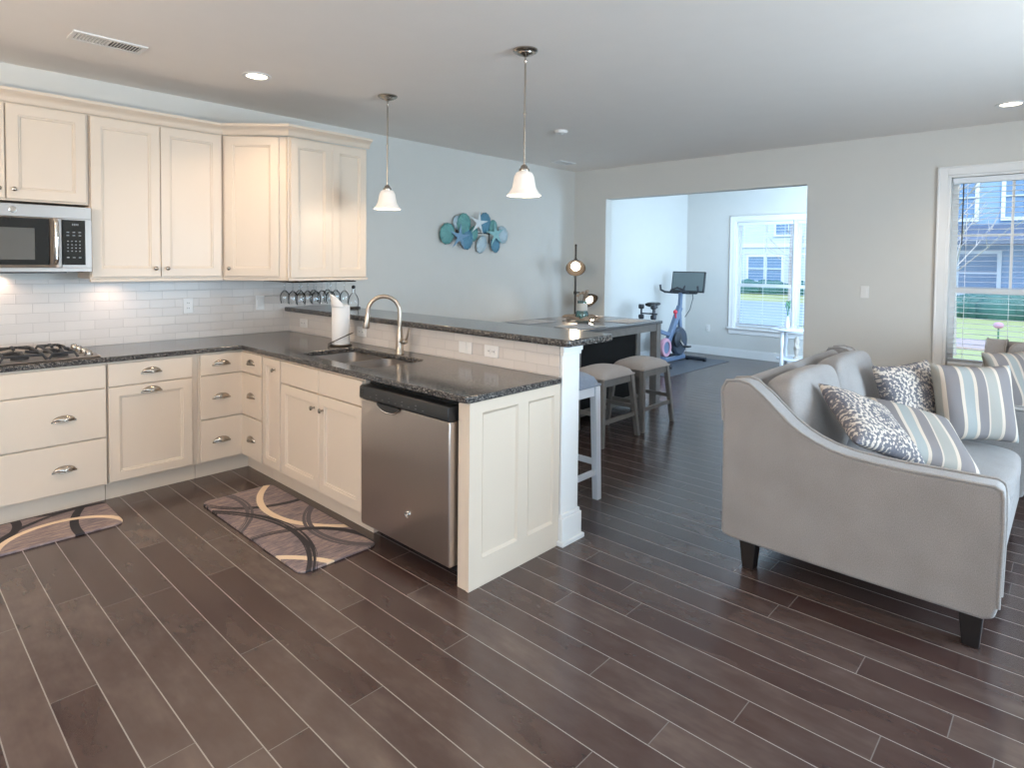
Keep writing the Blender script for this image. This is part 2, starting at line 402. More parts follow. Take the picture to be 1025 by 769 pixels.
# ------------------------------------------------------------------ room shell
H = 2.76
X0, X1, Y1 = -4.6, 4.74, -7.4        # rear wall, far wall, right wall
SX, SY = 8.0, -3.6                   # sunroom back wall and right wall
def wall_with_holes(axis, c0, c1, a0, a1, holes, z1=H):
    """axis 'x': slab x=c0..c1 running along y from a0 to a1; holes = (a, b, z0, z1)"""
    mb = MB(); a0, a1 = sorted((a0, a1))
    def put(p, q, z0, z1_):
        if q-p < 1e-4 or z1_-z0 < 1e-4: return
        if axis == 'x': mb.box(c0, c1, p, q, z0, z1_)
        else: mb.box(p, q, c0, c1, z0, z1_)
    cur = a0
    for h in sorted(tuple(sorted(q[:2]))+tuple(q[2:]) for q in holes):
        put(cur, h[0], 0, z1); put(h[0], h[1], 0, h[2]); put(h[0], h[1], h[3], z1); cur = h[1]
    put(cur, a1, 0, z1); return mb
OP = (-2.97, -.51, 0, 2.364)                      # opening into the sunroom
W1 = (-1.90-.83, -.86, .50, 2.255)                # sunroom window
W2 = (-5.95, -4.155, .64, 2.345)                  # living-room window
struct('floor', MB().box(X0-.2, SX+.2, Y1-.2, .15, -.12, 0), M['floor'])
struct('ceiling', MB().box(X0-.2, SX+.2, Y1-.2, .15, H, H+.15), M['ceiling'])
struct('wall_left', wall_with_holes('y', 0, .14, X0-.14, SX+.14, []), M['wall'])
struct('wall_far', wall_with_holes('x', X1, X1+.14, Y1, 0, [OP, W2]), M['wall'])
struct('wall_right', wall_with_holes('y', Y1-.14, Y1, X0-.14, X1+.14, [(-3.85, -1.95, .6, 2.3), (.9, 2.9, .35, 2.35)]), M['wall'])
struct('wall_rear', wall_with_holes('x', X0-.14, X0, Y1, 0, [(-4.4, -2.8, .75, 2.25)]), M['wall'])
struct('wall_sunroom_back', wall_with_holes('x', SX, SX+.14, SY, 0, [W1]), M['wall'])
struct('wall_sunroom_right', wall_with_holes('y', SY-.14, SY, X1+.14, SX+.14, [(5.3, 7.7, .6, 2.3)]), M['wall'])
def baseboard(name, pts, inward):
    mb = MB()
    for (a, b) in pts:
        dx, dy = inward
        if a[0] == b[0]:
            x = a[0]; mb.box(x, x+dx*.014, a[1], b[1], 0, .12); mb.box(x, x+dx*.009, a[1], b[1], .12, .14)
        else:
            y = a[1]; mb.box(a[0], b[0], y, y+dy*.014, 0, .12); mb.box(a[0], b[0], y, y+dy*.009, .12, .14)
    struct(name, mb, M['trim'], bevel=.003)
baseboard('baseboard_left', [((1.1, 0), (X1, 0))], (0, -1))
baseboard('baseboard_far', [((X1, -.03), (X1, -.51)), ((X1, -2.97), (X1, Y1))], (-1, 0))
baseboard('baseboard_sunroom_left', [((X1+.15, 0), (SX, 0))], (0, -1))
baseboard('baseboard_sunroom_back', [((SX, -.03), (SX, SY))], (-1, 0))

# windows in walls of constant x, seen from -x
def window_x(idx, x, hole, units, th=.14, casing=.075, apron=True, blind=True, blabel=None, wand=None):
    ya, yb, z0, z1 = hole
    root = bpy.data.objects.new('window_%d' % idx, None); COL.objects.link(root); root.location = (x, yb, z0); root['kind'] = 'structure'; BASE[root.name] = Vector((x, yb, z0))
    c = MB()
    c.box(x-.018, x-.001, yb, yb+casing, z0-.05, z1+casing); c.box(x-.018, x-.001, ya-casing, ya, z0-.05, z1+casing)
    c.box(x-.018, x-.001, ya, yb, z1, z1+casing)
    c.box(x-.024, x-.001, yb+casing-.014, yb+casing, z0-.05, z1+casing); c.box(x-.024, x-.001, ya-casing, yb+casing, z1+casing-.014, z1+casing)
    mesh_obj('casing', c, M['trim'], root, bevel=.003)
    s_ = MB().box(x-.05, x+.06, ya-casing-.02, yb+casing+.02, z0-.028, z0-.002)
    s_.box(x-.016, x-.001, ya-casing, yb+casing, z0-.11, z0-.03)
    mesh_obj('sill', s_, M['trim'], root, bevel=.004)
    j = MB(); t_ = .02
    j.box(x, x+th, yb-t_, yb, z0, z1); j.box(x, x+th, ya, ya+t_, z0, z1); j.box(x, x+th, ya+t_, yb-t_, z1-t_, z1); j.box(x+.06, x+th, ya+t_, yb-t_, z0, z0+t_)
    mesh_obj('window_frame', j, M['trim'], root)
    w = (yb-ya-2*t_)/units; mull = .05; zm = z0+(z1-z0)*.40
    for u in range(units):
        b_ = yb-t_-u*w-(mull/2 if u else 0); a_ = yb-t_-(u+1)*w+(mull/2 if u < units-1 else 0)
        if u < units-1: mesh_obj('mullion', MB().box(x+.05, x+th, a_-mull, a_, z0+t_, z1-t_), M['trim'], root)
        for nm, p, q, xo in (('lower_sash', z0+t_, zm+.02, x+.085), ('upper_sash', zm-.02, z1-t_, x+.115)):
            f = .045; sb = MB(); d = .024
            sb.box(xo, xo+d, b_-f, b_, p, q); sb.box(xo, xo+d, a_, a_+f, p, q)
            sb.box(xo, xo+d, a_+f, b_-f, p, p+f); sb.box(xo, xo+d, a_+f, b_-f, q-f, q)
            if nm == 'upper_sash':
                ym = (a_+b_)/2; zq = (p+q)/2
                sb.box(xo+.004, xo+d-.004, ym-.010, ym+.010, p+f, q-f); sb.box(xo+.004, xo+d-.004, a_+f, ym-.01, zq-.010, zq+.010); sb.box(xo+.004, xo+d-.004, ym+.01, b_-f, zq-.010, zq+.010)
            so = mesh_obj(nm, sb, M['trim'], root)
            mesh_obj('pane', MB().box(xo+.010, xo+.013, a_+f, b_-f, p+f, q-f), M['pane'], so)
        if blind:
            bl = thing('window_blind', (x+.05, (a_+b_)/2, z0), blabel[u], 'blind')
            mesh_obj('headrail', MB().box(x+.02, x+.07, a_+.012, b_-.012, z1-.075, z1-t_-.004), M['slat'], bl, bevel=.003)
            sl = MB(); z = z0+.07
            while z < z1-.085:
                sl.box(x+.022, x+.070, a_+.014, b_-.014, z, z+.0025); z += .046
            mesh_obj('slats', sl, M['slat'], bl, smooth=False)
            mesh_obj('bottom_rail', MB().box(x+.022, x+.068, a_+.014, b_-.014, z0+.025, z0+.043), M['slat'], bl)
            cdm = MB()
            for q in (.14, .5, .86):
                yy = a_+(b_-a_)*q; cdm.box(x+.0195, x+.0215, yy-.002, yy+.002, z0+.04, z1-.08)
            mesh_obj('ladder_cord', cdm, M['slat'], bl)
            if wand: mesh_obj('tilt_wand', MB().tube([(x+.012, b_-wand, z1-.08), (x+.010, b_-wand, z1-.62)], .005, 6), M['black'], bl)
    return root
window_x(1, SX, W1, 2, blabel=['white blind covering the sunroom window behind the exercise bike and plant', 'white blind half hidden by the wall at the sunroom window right side'])
window_x(2, X1, W2, 2, wand=.09, blabel=['open white slat blind with dark tilt wand at the window beside the light switch', 'white slat blind at the far right window unit behind the sofas'])
def window_y(idx, y, hole, outward):
    x0, x1, z0, z1 = hole
    f = MB(); ys = (y, y+outward*.1)
    for (p, q, r, s) in ((x0, x0+.05, z0, z1), (x1-.05, x1, z0, z1), (x0+.05, x1-.05, z0, z0+.05), (x0+.05, x1-.05, z1-.05, z1), ((x0+x1)/2-.03, (x0+x1)/2+.03, z0+.05, z1-.05)):
        f.box(p, q, min(ys)+.03, max(ys)-.03, r, s)
    struct('window_%d' % idx, f, M['trim'])
window_y(3, Y1-.02, (-3.85, -1.95, .6, 2.3), -1); window_y(4, Y1-.02, (.9, 2.9, .35, 2.35), -1); window_y(5, SY-.02, (5.3, 7.7, .6, 2.3), -1)

# ------------------------------------------------------------------ half wall with end post
HX0, HX1, HY = .672, .806, -3.0
BAR_Z = 1.085
struct('wall_peninsula', MB().box(HX0, HX1, HY+.0, -.002, 0, BAR_Z), M['trim'])
pm = MB().box(HX0-.004, HX1+.012, HY-.016, HY-.001, .17, 1.03)
pm.box(HX0-.008, HX1+.018, HY-.024, HY-.001, 1.03, 1.05); pm.box(HX0-.012, HX1+.024, HY-.03, HY-.001, 1.05, BAR_Z)
pm.box(HX0-.012, HX1+.026, HY-.034, HY-.001, .025, .15); pm.box(HX0-.008, HX1+.020, HY-.026, HY-.001, .15, .17)
pm.box(HX0-.022, HX1+.04, HY-.046, HY-.001, 0, .025)
pm.box(HX1+.001, HX1+.026, HY-.001, -.03, .025, .15); pm.box(HX1+.001, HX1+.04, HY-.001, -.03, 0, .025); pm.box(HX1+.001, HX1+.02, HY-.001, -.03, .15, .17)
struct('trim_1', pm, M['trim'], bevel=.003)
struct('trim_2', MB().box(HX0-.010, HX0-.001, HY+.004, -.012, .9165, BAR_Z-.002), M['tile_y'])      # tile face of the half wall
struct('trim_3', MB().box(-2.4, HX0-.011, -.010, -.001, .9165, 1.384).box(HX0-.011, 1.0, -.010, -.001, 1.13, 1.384), M['tile_x'])   # wall tile

# ------------------------------------------------------------------ cabinet helpers
def frame_map(o, u, n):
    o, u, n = Vector(o), Vector(u), Vector(n); z = Vector((0, 0, 1))
    return Matrix((u, n, z)).transposed().to_4x4() if False else Matrix(((u.x, n.x, 0, o.x), (u.y, n.y, 0, o.y), (0, 0, 1, 0), (0, 0, 0, 1)))
def door_mesh(w0, w1, z0, z1, t=.02, stile=.058, panel=True):
    """local: x along the face, y outward from 0 to t, z up"""
    mb = MB(); c = .003
    def ring(i, y): return [(w0+i, y, z0+i), (w1-i, y, z0+i), (w1-i, y, z1-i), (w0+i, y, z1-i)]
    loops = [ring(0, 0), ring(0, t-c), ring(c, t)]
    if panel: loops += [ring(stile, t), ring(stile+.003, t-.005), ring(stile+.010, t-.006), ring(stile+.014, t-.013)]
    vs = [v for l in loops for v in l]; fs = [(0, 1, 2, 3)]
    for i in range(len(loops)-1):
        for k in range(4): fs.append((i*4+k, i*4+(k+1) % 4, (i+1)*4+(k+1) % 4, (i+1)*4+k))
    L = (len(loops)-1)*4; fs.append((L, L+1, L+2, L+3))
    return mb.add(vs, fs)
def cup_pull(cx, cz, y, w=.058, h=.034, d=.025):
    mb = MB(); nu, nv = 16, 8; vs = []
    for i in range(nv+1):
        t = math.pi/2*i/nv
        for k in range(nu+1):
            a = math.pi*k/nu
            vs.append((cx+w*math.cos(a)*(1 if i == 0 else math.cos(t)**.8), y+.001+d*math.sin(t)*(.25+.75*math.sin(a)**.5 if math.sin(a) > 0 else .25), cz-.012+h*math.sin(a)*math.cos(t)**1.2))
    fs = [(i*(nu+1)+k, i*(nu+1)+k+1, (i+1)*(nu+1)+k+1, (i+1)*(nu+1)+k) for i in range(nv) for k in range(nu)]
    mb.add(vs, fs)
    mb.box(cx-w-.004, cx+w+.004, y, y+.004, cz-.018, cz-.008)
    mb.tube([(cx-w*.9, y+.004, cz-.012), (cx-w*.5, y+d*.75, cz-.013), (cx, y+d+.001, cz-.013), (cx+w*.5, y+d*.75, cz-.013), (cx+w*.9, y+.004, cz-.012)], .003, 6)
    return mb
def knob(cx, cz, y):
    return MB().lathe([(.0075, y), (.006, y+.004), (.005, y+.012), (.010, y+.016), (.0145, y+.021), (.0135, y+.027), (.007, y+.031), (.0001, y+.032)], (cx, 0, cz), 14, 'y')
def put(name, mb, mat, root, Mx, **kw):
    mb.xf(Mx); return mesh_obj(name, mb, mat, root, **kw)
def door(root, Mx, w0, w1, z0, z1, handle=None, name='door', panel=True, stile=.058, t=.02, label=None):
    d = put(name, door_mesh(w0, w1, z0, z1, t, stile, panel), M['cab'], root, Mx, angle=20)
    if handle:
        kind, cx, cz = handle
        if kind == 'cup': put('cup_pull', cup_pull(cx, cz, t), M['nickel'], d, Mx, angle=60)
        else: put('knob', knob(cx, cz, t), M['nickel'], d, Mx)
    return d

# left run: fronts face -y at y=-.61 ; u=+x ; n=-y
BY = -.612
ML = frame_map((0, BY, 0), (1, 0, 0), (0, -1, 0))
# peninsula: fronts face -x at x=0 ; u=-y ; n=-x   (u measured as -y)
BX = -.002
MP = frame_map((BX, 0, 0), (0, -1, 0), (-1, 0, 0))
def base_body(root, x0, x1, toe=True):
    b = MB().box(x0+.001, x1-.001, BY+.001, -.004, .114, .880)
    mesh_obj('carcass', b, M['cab'], root)
    if toe: mesh_obj('toe_kick', MB().box(x0+.001, x1-.001, BY+.055, -.05, 0, .113), M['cab'], root)
TOPZ0, TOPZ1, MIDZ0, MIDZ1, LOWZ0, LOWZ1 = .727, .868, .420, .720, .124, .412
r = thing('base_cabinet', (-1.25, -.3, 0), 'cream drawer cabinet under the gas cooktop with two wide drawers', 'cabinet')
base_body(r, -1.668, -.852)
door(r, ML, -1.664, -.858, TOPZ0, TOPZ1, None, 'false_front', False)
door(r, ML, -1.664, -.858, MIDZ0, MIDZ1, ('cup', -1.075, .570), 'drawer', False)
door(r, ML, -1.664, -.858, LOWZ0, LOWZ1, ('cup', -1.075, .268), 'drawer', False)
r = thing('base_cabinet', (-.6, -.3, 0), 'cream base cabinet with one drawer above a square panelled door right of the cooktop', 'cabinet')
base_body(r, -.851, -.318)
door(r, ML, -.845, -.356, TOPZ0, TOPZ1, ('cup', -.605, .805), 'drawer', False)
door(r, ML, -.845, -.356, LOWZ0, MIDZ1, ('cup', -.605, .682), 'door')
# corner cabinet
r = thing('corner_cabinet', (.3, -.3, 0), 'cream corner cabinet with three drawers wrapping the inside corner', 'cabinet')
b = MB().box(-.316, .60, BY+.001, -.004, .114, .880); b.box(BX+.001, .60, -.946, BY+.001, .114, .880)
mesh_obj('carcass', b, M['cab'], r)
tk = MB().box(-.316, .055, BY+.055, -.05, 0, .113); tk.box(.056, .60, -.946, -.05, 0, .113)
mesh_obj('toe_kick', tk, M['cab'], r)
for (z0, z1, cz) in ((TOPZ0, TOPZ1, .805), (MIDZ0, MIDZ1, .570), (LOWZ0, LOWZ1, .262)):
    e = MB().prism([(-.304, BY), (BX, BY), (BX, -.938), (BX-.02, -.938), (BX-.02, BY-.02), (-.304, BY-.02)], z0, z1, 'z')
    d = mesh_obj('drawer', e, M['cab'], r, bevel=.003)
    put('cup_pull', cup_pull(-.165, cz, .02), M['nickel'], d, ML.copy(), angle=60)
    put('cup_pull', cup_pull(.782, cz, .02), M['nickel'], d, MP.copy(), angle=60)
def pen_body(root, y0, y1, solid=True, toe=True):
    if solid: mesh_obj('carcass', MB().box(BX+.001, .655, -y1+.001, -y0-.001, .114, .880), M['cab'], root)
    else:
        b = MB().box(BX+.001, .02, -y1+.001, -y0-.001, .114, .880); b.box(.02, .655, -y1+.001, -y1+.018, .114, .880); b.box(.02, .655, -y0-.018, -y0-.001, .114, .880)
        b.box(.02, .655, -y1+.018, -y0-.018, .114, .132); b.box(.64, .655, -y1+.018, -y0-.018, .132, .880)
        mesh_obj('carcass', b, M['cab'], root)
    if toe: mesh_obj('toe_kick', MB().box(.056, .6, -y1+.001, -y0-.001, 0, .113), M['cab'], root)
r = thing('base_cabinet', (.3, -1.08, 0), 'narrow cream base cabinet with one slim full-height door beside the corner drawers', 'cabinet')
pen_body(r, .948, 1.212)
door(r, MP, .962, 1.206, LOWZ0+.008, TOPZ1, ('knob', 1.145, .800), 'door', stile=.05)
r = thing('sink_cabinet', (.3, -1.7, 0), 'cream sink base cabinet with two doors under two blank drawer fronts', 'cabinet')
pen_body(r, 1.213, 2.168, solid=False)
door(r, MP, 1.222, 1.700, TOPZ0, TOPZ1, None, 'false_front', False)
door(r, MP, 1.704, 2.164, TOPZ0, TOPZ1, None, 'false_front', False)
door(r, MP, 1.222, 1.700, LOWZ0+.008, MIDZ1, ('knob', 1.652, .635), 'door')
door(r, MP, 1.704, 2.164, LOWZ0+.008, MIDZ1, ('knob', 1.752, .635), 'door')
# dishwasher
r = thing('dishwasher', (.3, -2.55, 0), 'stainless steel dishwasher with black control strip under the peninsula counter', 'dishwasher')
mesh_obj('tub', MB().box(.02, .62, -2.912, -2.180, .10, .862), M['black'], r)
mesh_obj('toe_kick', MB().box(.09, .55, -2.912, -2.180, .0, .098), M['black'], r)
prof = [(.018, .092), (-.034, .092), (-.040, .107), (-.042, .60), (-.040, .782), (.018, .782)]
mesh_obj('door', MB().prism([(x, z) for x, z in prof], -2.912, -2.184, 'y'), M['steel_v'], r, bevel=.005, angle=25)
cp = MB().prism([(.018, .786), (-.046, .784), (-.054, .792), (-.052, .846), (-.046, .856), (.018, .856)], -2.912, -2.184, 'y')
panel = mesh_obj('control_panel', cp, M['black'], r, bevel=.004)
hb = MB(); vs = []
for i in range(13):
    a = math.pi*i/12; vs.append((-2.44+.095*math.cos(a), .7835-.036*math.sin(a)))
hb.prism(vs, -.052, -.0425, 'x'); mesh_obj('handle_pocket', hb, M['black'], r)
hr = MB().tube([(-.046, y, z-.004) for (y, z) in vs], .0045, 8); mesh_obj('handle_rim', hr, M['chrome'], r)
for k in range(9):
    y = -2.29-k*.055; mesh_obj('button', MB().box(-.0545, -.0525, y-.006, y+.006, .806, .809), M['keymark'], panel)
    if k % 2: mesh_obj('button', MB().box(-.0543, -.052, y-.004, y+.004, .822, .826), M['keymark'], panel)
for k in range(4): mesh_obj('vent_slot', MB().box(-.0545, -.0525, -2.225, -2.195, .803+k*.010, .807+k*.010), M['blackgloss'], panel)
bd = MB().lathe([(.017, -.041), (.017, -.046), (.0135, -.047), (.0130, -.0455), (.0001, -.0455)], (0, -2.60, .262), 24, 'x'); bd.tube([(-.047, -2.60+.008*math.cos(a), .262+.008*math.sin(a)) for a in [i*.6 for i in range(10)]], .0014, 5)
mesh_obj('round_badge', bd, M['chrome'], r)
# end panel
r = thing('cabinet_end_panel', (.3, -2.95, 0), 'cream panelled end of the peninsula beside the dishwasher with two tall recessed panels', 'cabinet panel')
mesh_obj('side_stile', MB().box(.0, .05, -2.988, -2.926, 0, .880), M['cab'], r, bevel=.003)
MEn = frame_map((0, -2.9885, 0), (1, 0, 0), (0, -1, 0))
ep = MB(); T = .016
xs = [-.001, .082, .330, .408, .612, .664]; zz = [0, .135, .825, .880]
ep.box(xs[0], xs[1], 0, T, 0, .88); ep.box(xs[2], xs[3], 0, T, zz[1], zz[2]); ep.box(xs[4], xs[5], 0, T, 0, .88)
ep.box(xs[1], xs[4], 0, T, 0, zz[1]); ep.box(xs[1], xs[4], 0, T, zz[2], .88)
put('panel_frame', ep, M['cab'], r, MEn.copy())
for a, b_ in ((xs[1], xs[2]), (xs[3], xs[4])):
    q = MB().box(a+.001, b_-.001, .0005, .008, zz[1]+.001, zz[2]-.001)
    for (p0, p1, q0, q1) in ((a, a+.012, zz[1], zz[2]), (b_-.012, b_, zz[1], zz[2])): q.prism([(p0+.0005, .008), (p1-.0005, .008), ((p0 if p0 == a else p1)+(.0005 if p0 == a else -.0005), .018)], q0+.001, q1-.001, 'z')
    q.add([(a+.001, .008, zz[1]+.014), (b_-.001, .008, zz[1]+.014), (b_-.001, .020, zz[1]+.001), (a+.001, .020, zz[1]+.001), (a+.001, .008, zz[1]+.001), (b_-.001, .008, zz[1]+.001)], [(0, 1, 2, 3), (4, 5, 1, 0), (3, 2, 5, 4), (0, 3, 4), (1, 5, 2)])
    q.add([(a+.001, .008, zz[2]-.014), (b_-.001, .008, zz[2]-.014), (b_-.001, .020, zz[2]-.001), (a+.001, .020, zz[2]-.001), (a+.001, .008, zz[2]-.001), (b_-.001, .008, zz[2]-.001)], [(0, 3, 2, 1), (4, 0, 1, 5), (3, 4, 5, 2), (0, 4, 3), (1, 2, 5)])
    put('recessed_panel', q, M['cab'], r, MEn.copy(), smooth=False)

# ------------------------------------------------------------------ counters
def poly_slab(outer, holes, z0, z1):
    bm = bmesh.new()
    for lp in [outer]+holes:
        vs = [bm.verts.new((x, y, z0)) for x, y in lp]
        for i in range(len(vs)): bm.edges.new((vs[i], vs[(i+1) % len(vs)]))
    g = bmesh.ops.triangle_fill(bm, use_beauty=True, edges=bm.edges[:])
    fs = [f for f in g['geom'] if isinstance(f, bmesh.types.BMFace)]
    bmesh.ops.dissolve_limit(bm, angle_limit=.01, verts=bm.verts[:], edges=bm.edges[:])
    ex = bmesh.ops.extrude_face_region(bm, geom=bm.faces[:])
    for v in [q for q in ex['geom'] if isinstance(q, bmesh.types.BMVert)]: v.co.z = z1
    mb = MB(); bm.verts.index_update(); mb.add([v.co[:] for v in bm.verts], [[v.index for v in f.verts] for f in bm.faces]); bm.free(); return mb
def rounded(x0, x1, y0, y1, rad, n=5):
    out = []
    for (cx, cy, a0) in ((x1-rad, y1-rad, 0), (x0+rad, y1-rad, 90), (x0+rad, y0+rad, 180), (x1-rad, y0+rad, 270)):
        for k in range(n+1): a = R(a0+90*k/n); out.append((cx+rad*math.cos(a), cy+rad*math.sin(a)))
    return out
SKX0, SKX1, SKY0, SKY1 = .085, .500, -2.085, -1.265
cx_ = [(-2.4, -.004), (-2.4, -.645), (-.045, -.645), (-.030, -.655), (-.030, -2.990), (-.024, -3.008), (-.006, -3.018), (HX0-.012, -3.018), (HX0-.012, -.004)]
mesh_obj('countertop', poly_slab(cx_, [rounded(SKX0, SKX1, SKY0, SKY1, .07)], .883, .9155), M['granite'], base=(0, -1, .883), bevel=.007, angle=50)
tag(bpy.data.objects['countertop'], 'dark speckled granite countertop with the sink cut into it, lower than the bar', 'countertop')
BT0, BT1 = BAR_Z+.002, 1.125
bt_poly = [(.615, -.004), (.615, -3.08), (.627, -3.092), (1.01, -3.092), (1.045, -3.08), (1.056, -3.045), (1.056, -.004)]
mesh_obj('breakfast_bar_counter', poly_slab(bt_poly, [], BT0, BT1), M['granite'], base=(.83, -1.5, BT0), bevel=.012, seg=3, angle=50)
tag(bpy.data.objects['breakfast_bar_counter'], 'raised dark granite bar top on the tiled half wall', 'bar top')

# ------------------------------------------------------------------ sink, faucet
r = thing('kitchen_sink', (.29, -1.67, .68), 'double bowl stainless sink set under the granite countertop', 'sink')
def bowl(x0, x1, y0, y1, zt, zb):
    mb = MB(); loops = [[(x, y, zt) for x, y in rounded(x0-.012, x1+.012, y0-.012, y1+.012, .07)], [(x, y, zt) for x, y in rounded(x0, x1, y0, y1, .06)],
        [(x, y, zb+.03) for x, y in rounded(x0+.008, x1-.008, y0+.008, y1-.008, .06)], [(x, y, zb+.006) for x, y in rounded(x0+.02, x1-.02, y0+.02, y1-.02, .05)], [(x, y, zb) for x, y in rounded(x0+.05, x1-.05, y0+.05, y1-.05, .04)]]
    n = len(loops[0]); mb.add([v for l in loops for v in l], [(i*n+k, i*n+(k+1) % n, (i+1)*n+(k+1) % n, (i+1)*n+k) for i in range(len(loops)-1) for k in range(n)]+[tuple((len(loops)-1)*n+k for k in range(n))])
    return mb
ym = -1.655
for a, b_ in ((SKY0-.004, ym-.014), (ym+.014, SKY1+.004)):
    bo = mesh_obj('bowl', bowl(SKX0-.004, SKX1+.004, a, b_, .8815, .70), M['steel'], r)
    mesh_obj('drain', MB().lathe([(.045, .7015), (.043, .704), (.03, .703), (.0001, .702)], ((SKX0+SKX1)/2, (a+b_)/2, 0), 20), M['chrome'], bo)
r = thing('faucet', (.550, -1.735, .916), 'tall brushed gooseneck kitchen faucet behind the sink', 'faucet')
fx, fy = .550, -1.735
mesh_obj('body', MB().lathe([(.030, .916), (.030, .922), (.026, .928), (.024, .97), (.023, 1.03), (.019, 1.06), (.0155, 1.09)], (fx, fy, 0), 20), M['faucet'], r)
dirv = Vector((-.76, .65, 0)).normalized(); pts = [(fx, fy, 1.06), (fx, fy, 1.185)]
RA = .104
for k in range(1, 13):
    a = math.pi*k/12*1.02; q = dirv*(RA-RA*math.cos(a)); pts.append((fx+q.x, fy+q.y, 1.190+RA*1.02*math.sin(a)))
mesh_obj('spout', MB().tube(pts, .0135, 14), M['faucet'], r)
e = Vector(pts[-1]); e2 = e+Vector((dirv.x*.014, dirv.y*.014, -.10))
sp = mesh_obj('spray_head', MB().tube([e, e+(e2-e)*.3, e+(e2-e)*.9, e2], [.0145, .017, .022, .020], 14), M['faucet'], r)
mesh_obj('spray_button', MB().ball(e+(e2-e)*.55+Vector((-.017, .0, .0)), .008, 10, (.5, .8, 1.8)), M['black'], sp)
hd = MB().lathe([(.016, fy-.015), (.017, fy-.045), (.019, fy-.062), (.012, fy-.068), (.0001, fy-.069)], (fx, 0, 1.0), 16, 'y')
hd.tube([(fx, fy-.055, 1.0), (fx+.004, fy-.075, 1.03), (fx+.005, fy-.085, 1.075), (fx+.005, fy-.088, 1.095)], [.008, .007, .006, .005], 8)
mesh_obj('handle', hd, M['faucet'], r)

# ------------------------------------------------------------------ cooktop
r = thing('gas_cooktop', (-1.25, -.33, .917), 'gas cooktop with black cast iron grates set in the counter below the microwave', 'cooktop')
mesh_obj('cooktop_plate', MB().box(-1.63, -.872, -.59, -.075, .9165, .924), M['steel'], r, bevel=.004)
for gx in (-1.57, -1.31, -1.05):
    g = MB(); x0, x1 = gx-.05, gx+.18; 
    if gx < -1.5: x0, x1 = -1.60, -1.37
    elif gx < -1.2: x0, x1 = -1.36, -1.14
    else: x0, x1 = -1.13, -.985
    for y in (-.56, -.11):
        g.tube([(x0, y, .925), (x0+.02, y, .955), (x1-.02, y, .955), (x1, y, .925)], .008, 8)
    for x in (x0+.02, x1-.02): g.tube([(x, -.56, .955), (x, -.40, .962), (x, -.335, .955), (x, -.27, .962), (x, -.11, .955)], .008, 8)
    xm = (x0+x1)/2
    g.tube([(xm, -.56, .955), (xm, -.49, .968), (xm, -.43, .958)], .009, 8); g.tube([(xm, -.24, .958), (xm, -.18, .968), (xm, -.11, .955)], .009, 8)
    for y in (-.45, -.22): g.tube([(x0+.02, y, .957), (xm-.025, y, .968)], .009, 8); g.tube([(x1-.02, y, .957), (xm+.025, y, .968)], .009, 8)
    mesh_obj('grate', g, M['iron'], r)
    for y in (-.45, -.22): mesh_obj('burner', MB().lathe([(.045, .9245), (.043, .934), (.03, .936), (.03, .943), (.0001, .944)], (xm, y, 0), 20), M['iron'], r)
for k in range(4):
    y = -.53+k*.125
    kn = MB().lathe([(.024, .925), (.024, .932), (.019, .934), (.017, .952), (.014, .956), (.0001, .957)], (-.925, y, 0), 16)
    kn.box(-.928, -.922, y-.016, y+.016, .950, .960)
    mesh_obj('control_knob', kn, M['nickel'], r)

# ------------------------------------------------------------------ upper cabinets
UZ0, UZ1, UY = 1.392, 2.440, -.330
MU = frame_map((0, UY, 0), (1, 0, 0), (0, -1, 0))
def upper_body(root, x0, x1, z0, z1=UZ1): mesh_obj('carcass', MB().box(x0+.001, x1-.001, UY+.001, -.012, z0, z1+.01), M['cab'], root)
r = thing('wall_cabinet', (-1.28, -.17, 1.86), 'cream short wall cabinet mounted above the microwave', 'cabinet')
upper_body(r, -1.70, -.871, 1.868)
door(r, MU, -1.690, -1.290, 1.878, UZ1, ('knob', -1.322, 1.935))
door(r, MU, -1.284, -.885, 1.878, UZ1, ('knob', -1.250, 1.935))
r = thing('wall_cabinet', (-.45, -.17, 1.39), 'cream tall two-door wall cabinet between the microwave and the corner', 'cabinet')
upper_body(r, -.870, -.031, UZ0)
door(r, MU, -.862, -.457, UZ0+.012, UZ1, ('knob', -.492, 1.462))
door(r, MU, -.453, -.048, UZ0+.012, UZ1, ('knob', -.418, 1.462))
mesh_obj('bottom_rail', MB().box(-.868, -.033, UY-.012, UY+.02, UZ0-.02, UZ0-.001), M['cab'], r, bevel=.003)
DX, DY = .303, -.683; CX1 = .985
r = thing('corner_wall_cabinet', (.4, -.3, 1.39), 'cream diagonal corner wall cabinet with panelled right side beside the bar', 'cabinet')
db = MB().prism([(-.029, -.012), (-.029, UY), (DX, UY-(DX+.029)), (DX, DY+.002), (CX1, DY+.002), (CX1, -.012)], UZ0, UZ1+.01, 'z')
mesh_obj('carcass', db, M['cab'], r)
dd = Vector((1, -1, 0)).normalized(); dn = Vector((-1, -1, 0)).normalized()
MD = frame_map((-.029, UY, 0), dd[:], dn[:]); dl = (DX+.029)*math.sqrt(2)
door(r, MD, .022, dl-.052, UZ0+.012, UZ1, ('knob', .060, 1.462))
ME2 = frame_map((0, DY, 0), (1, 0, 0), (0, -1, 0))
ef = door_mesh(DX+.018, (DX+CX1)/2+.024, UZ0+.004, UZ1, .014, .06); ef2 = door_mesh((DX+CX1)/2+.024, CX1-.004, UZ0+.004, UZ1, .014, .06)
put('side_panel', ef, M['cab'], r, ME2.copy(), angle=20); put('side_panel', ef2, M['cab'], r, ME2.copy(), angle=20)
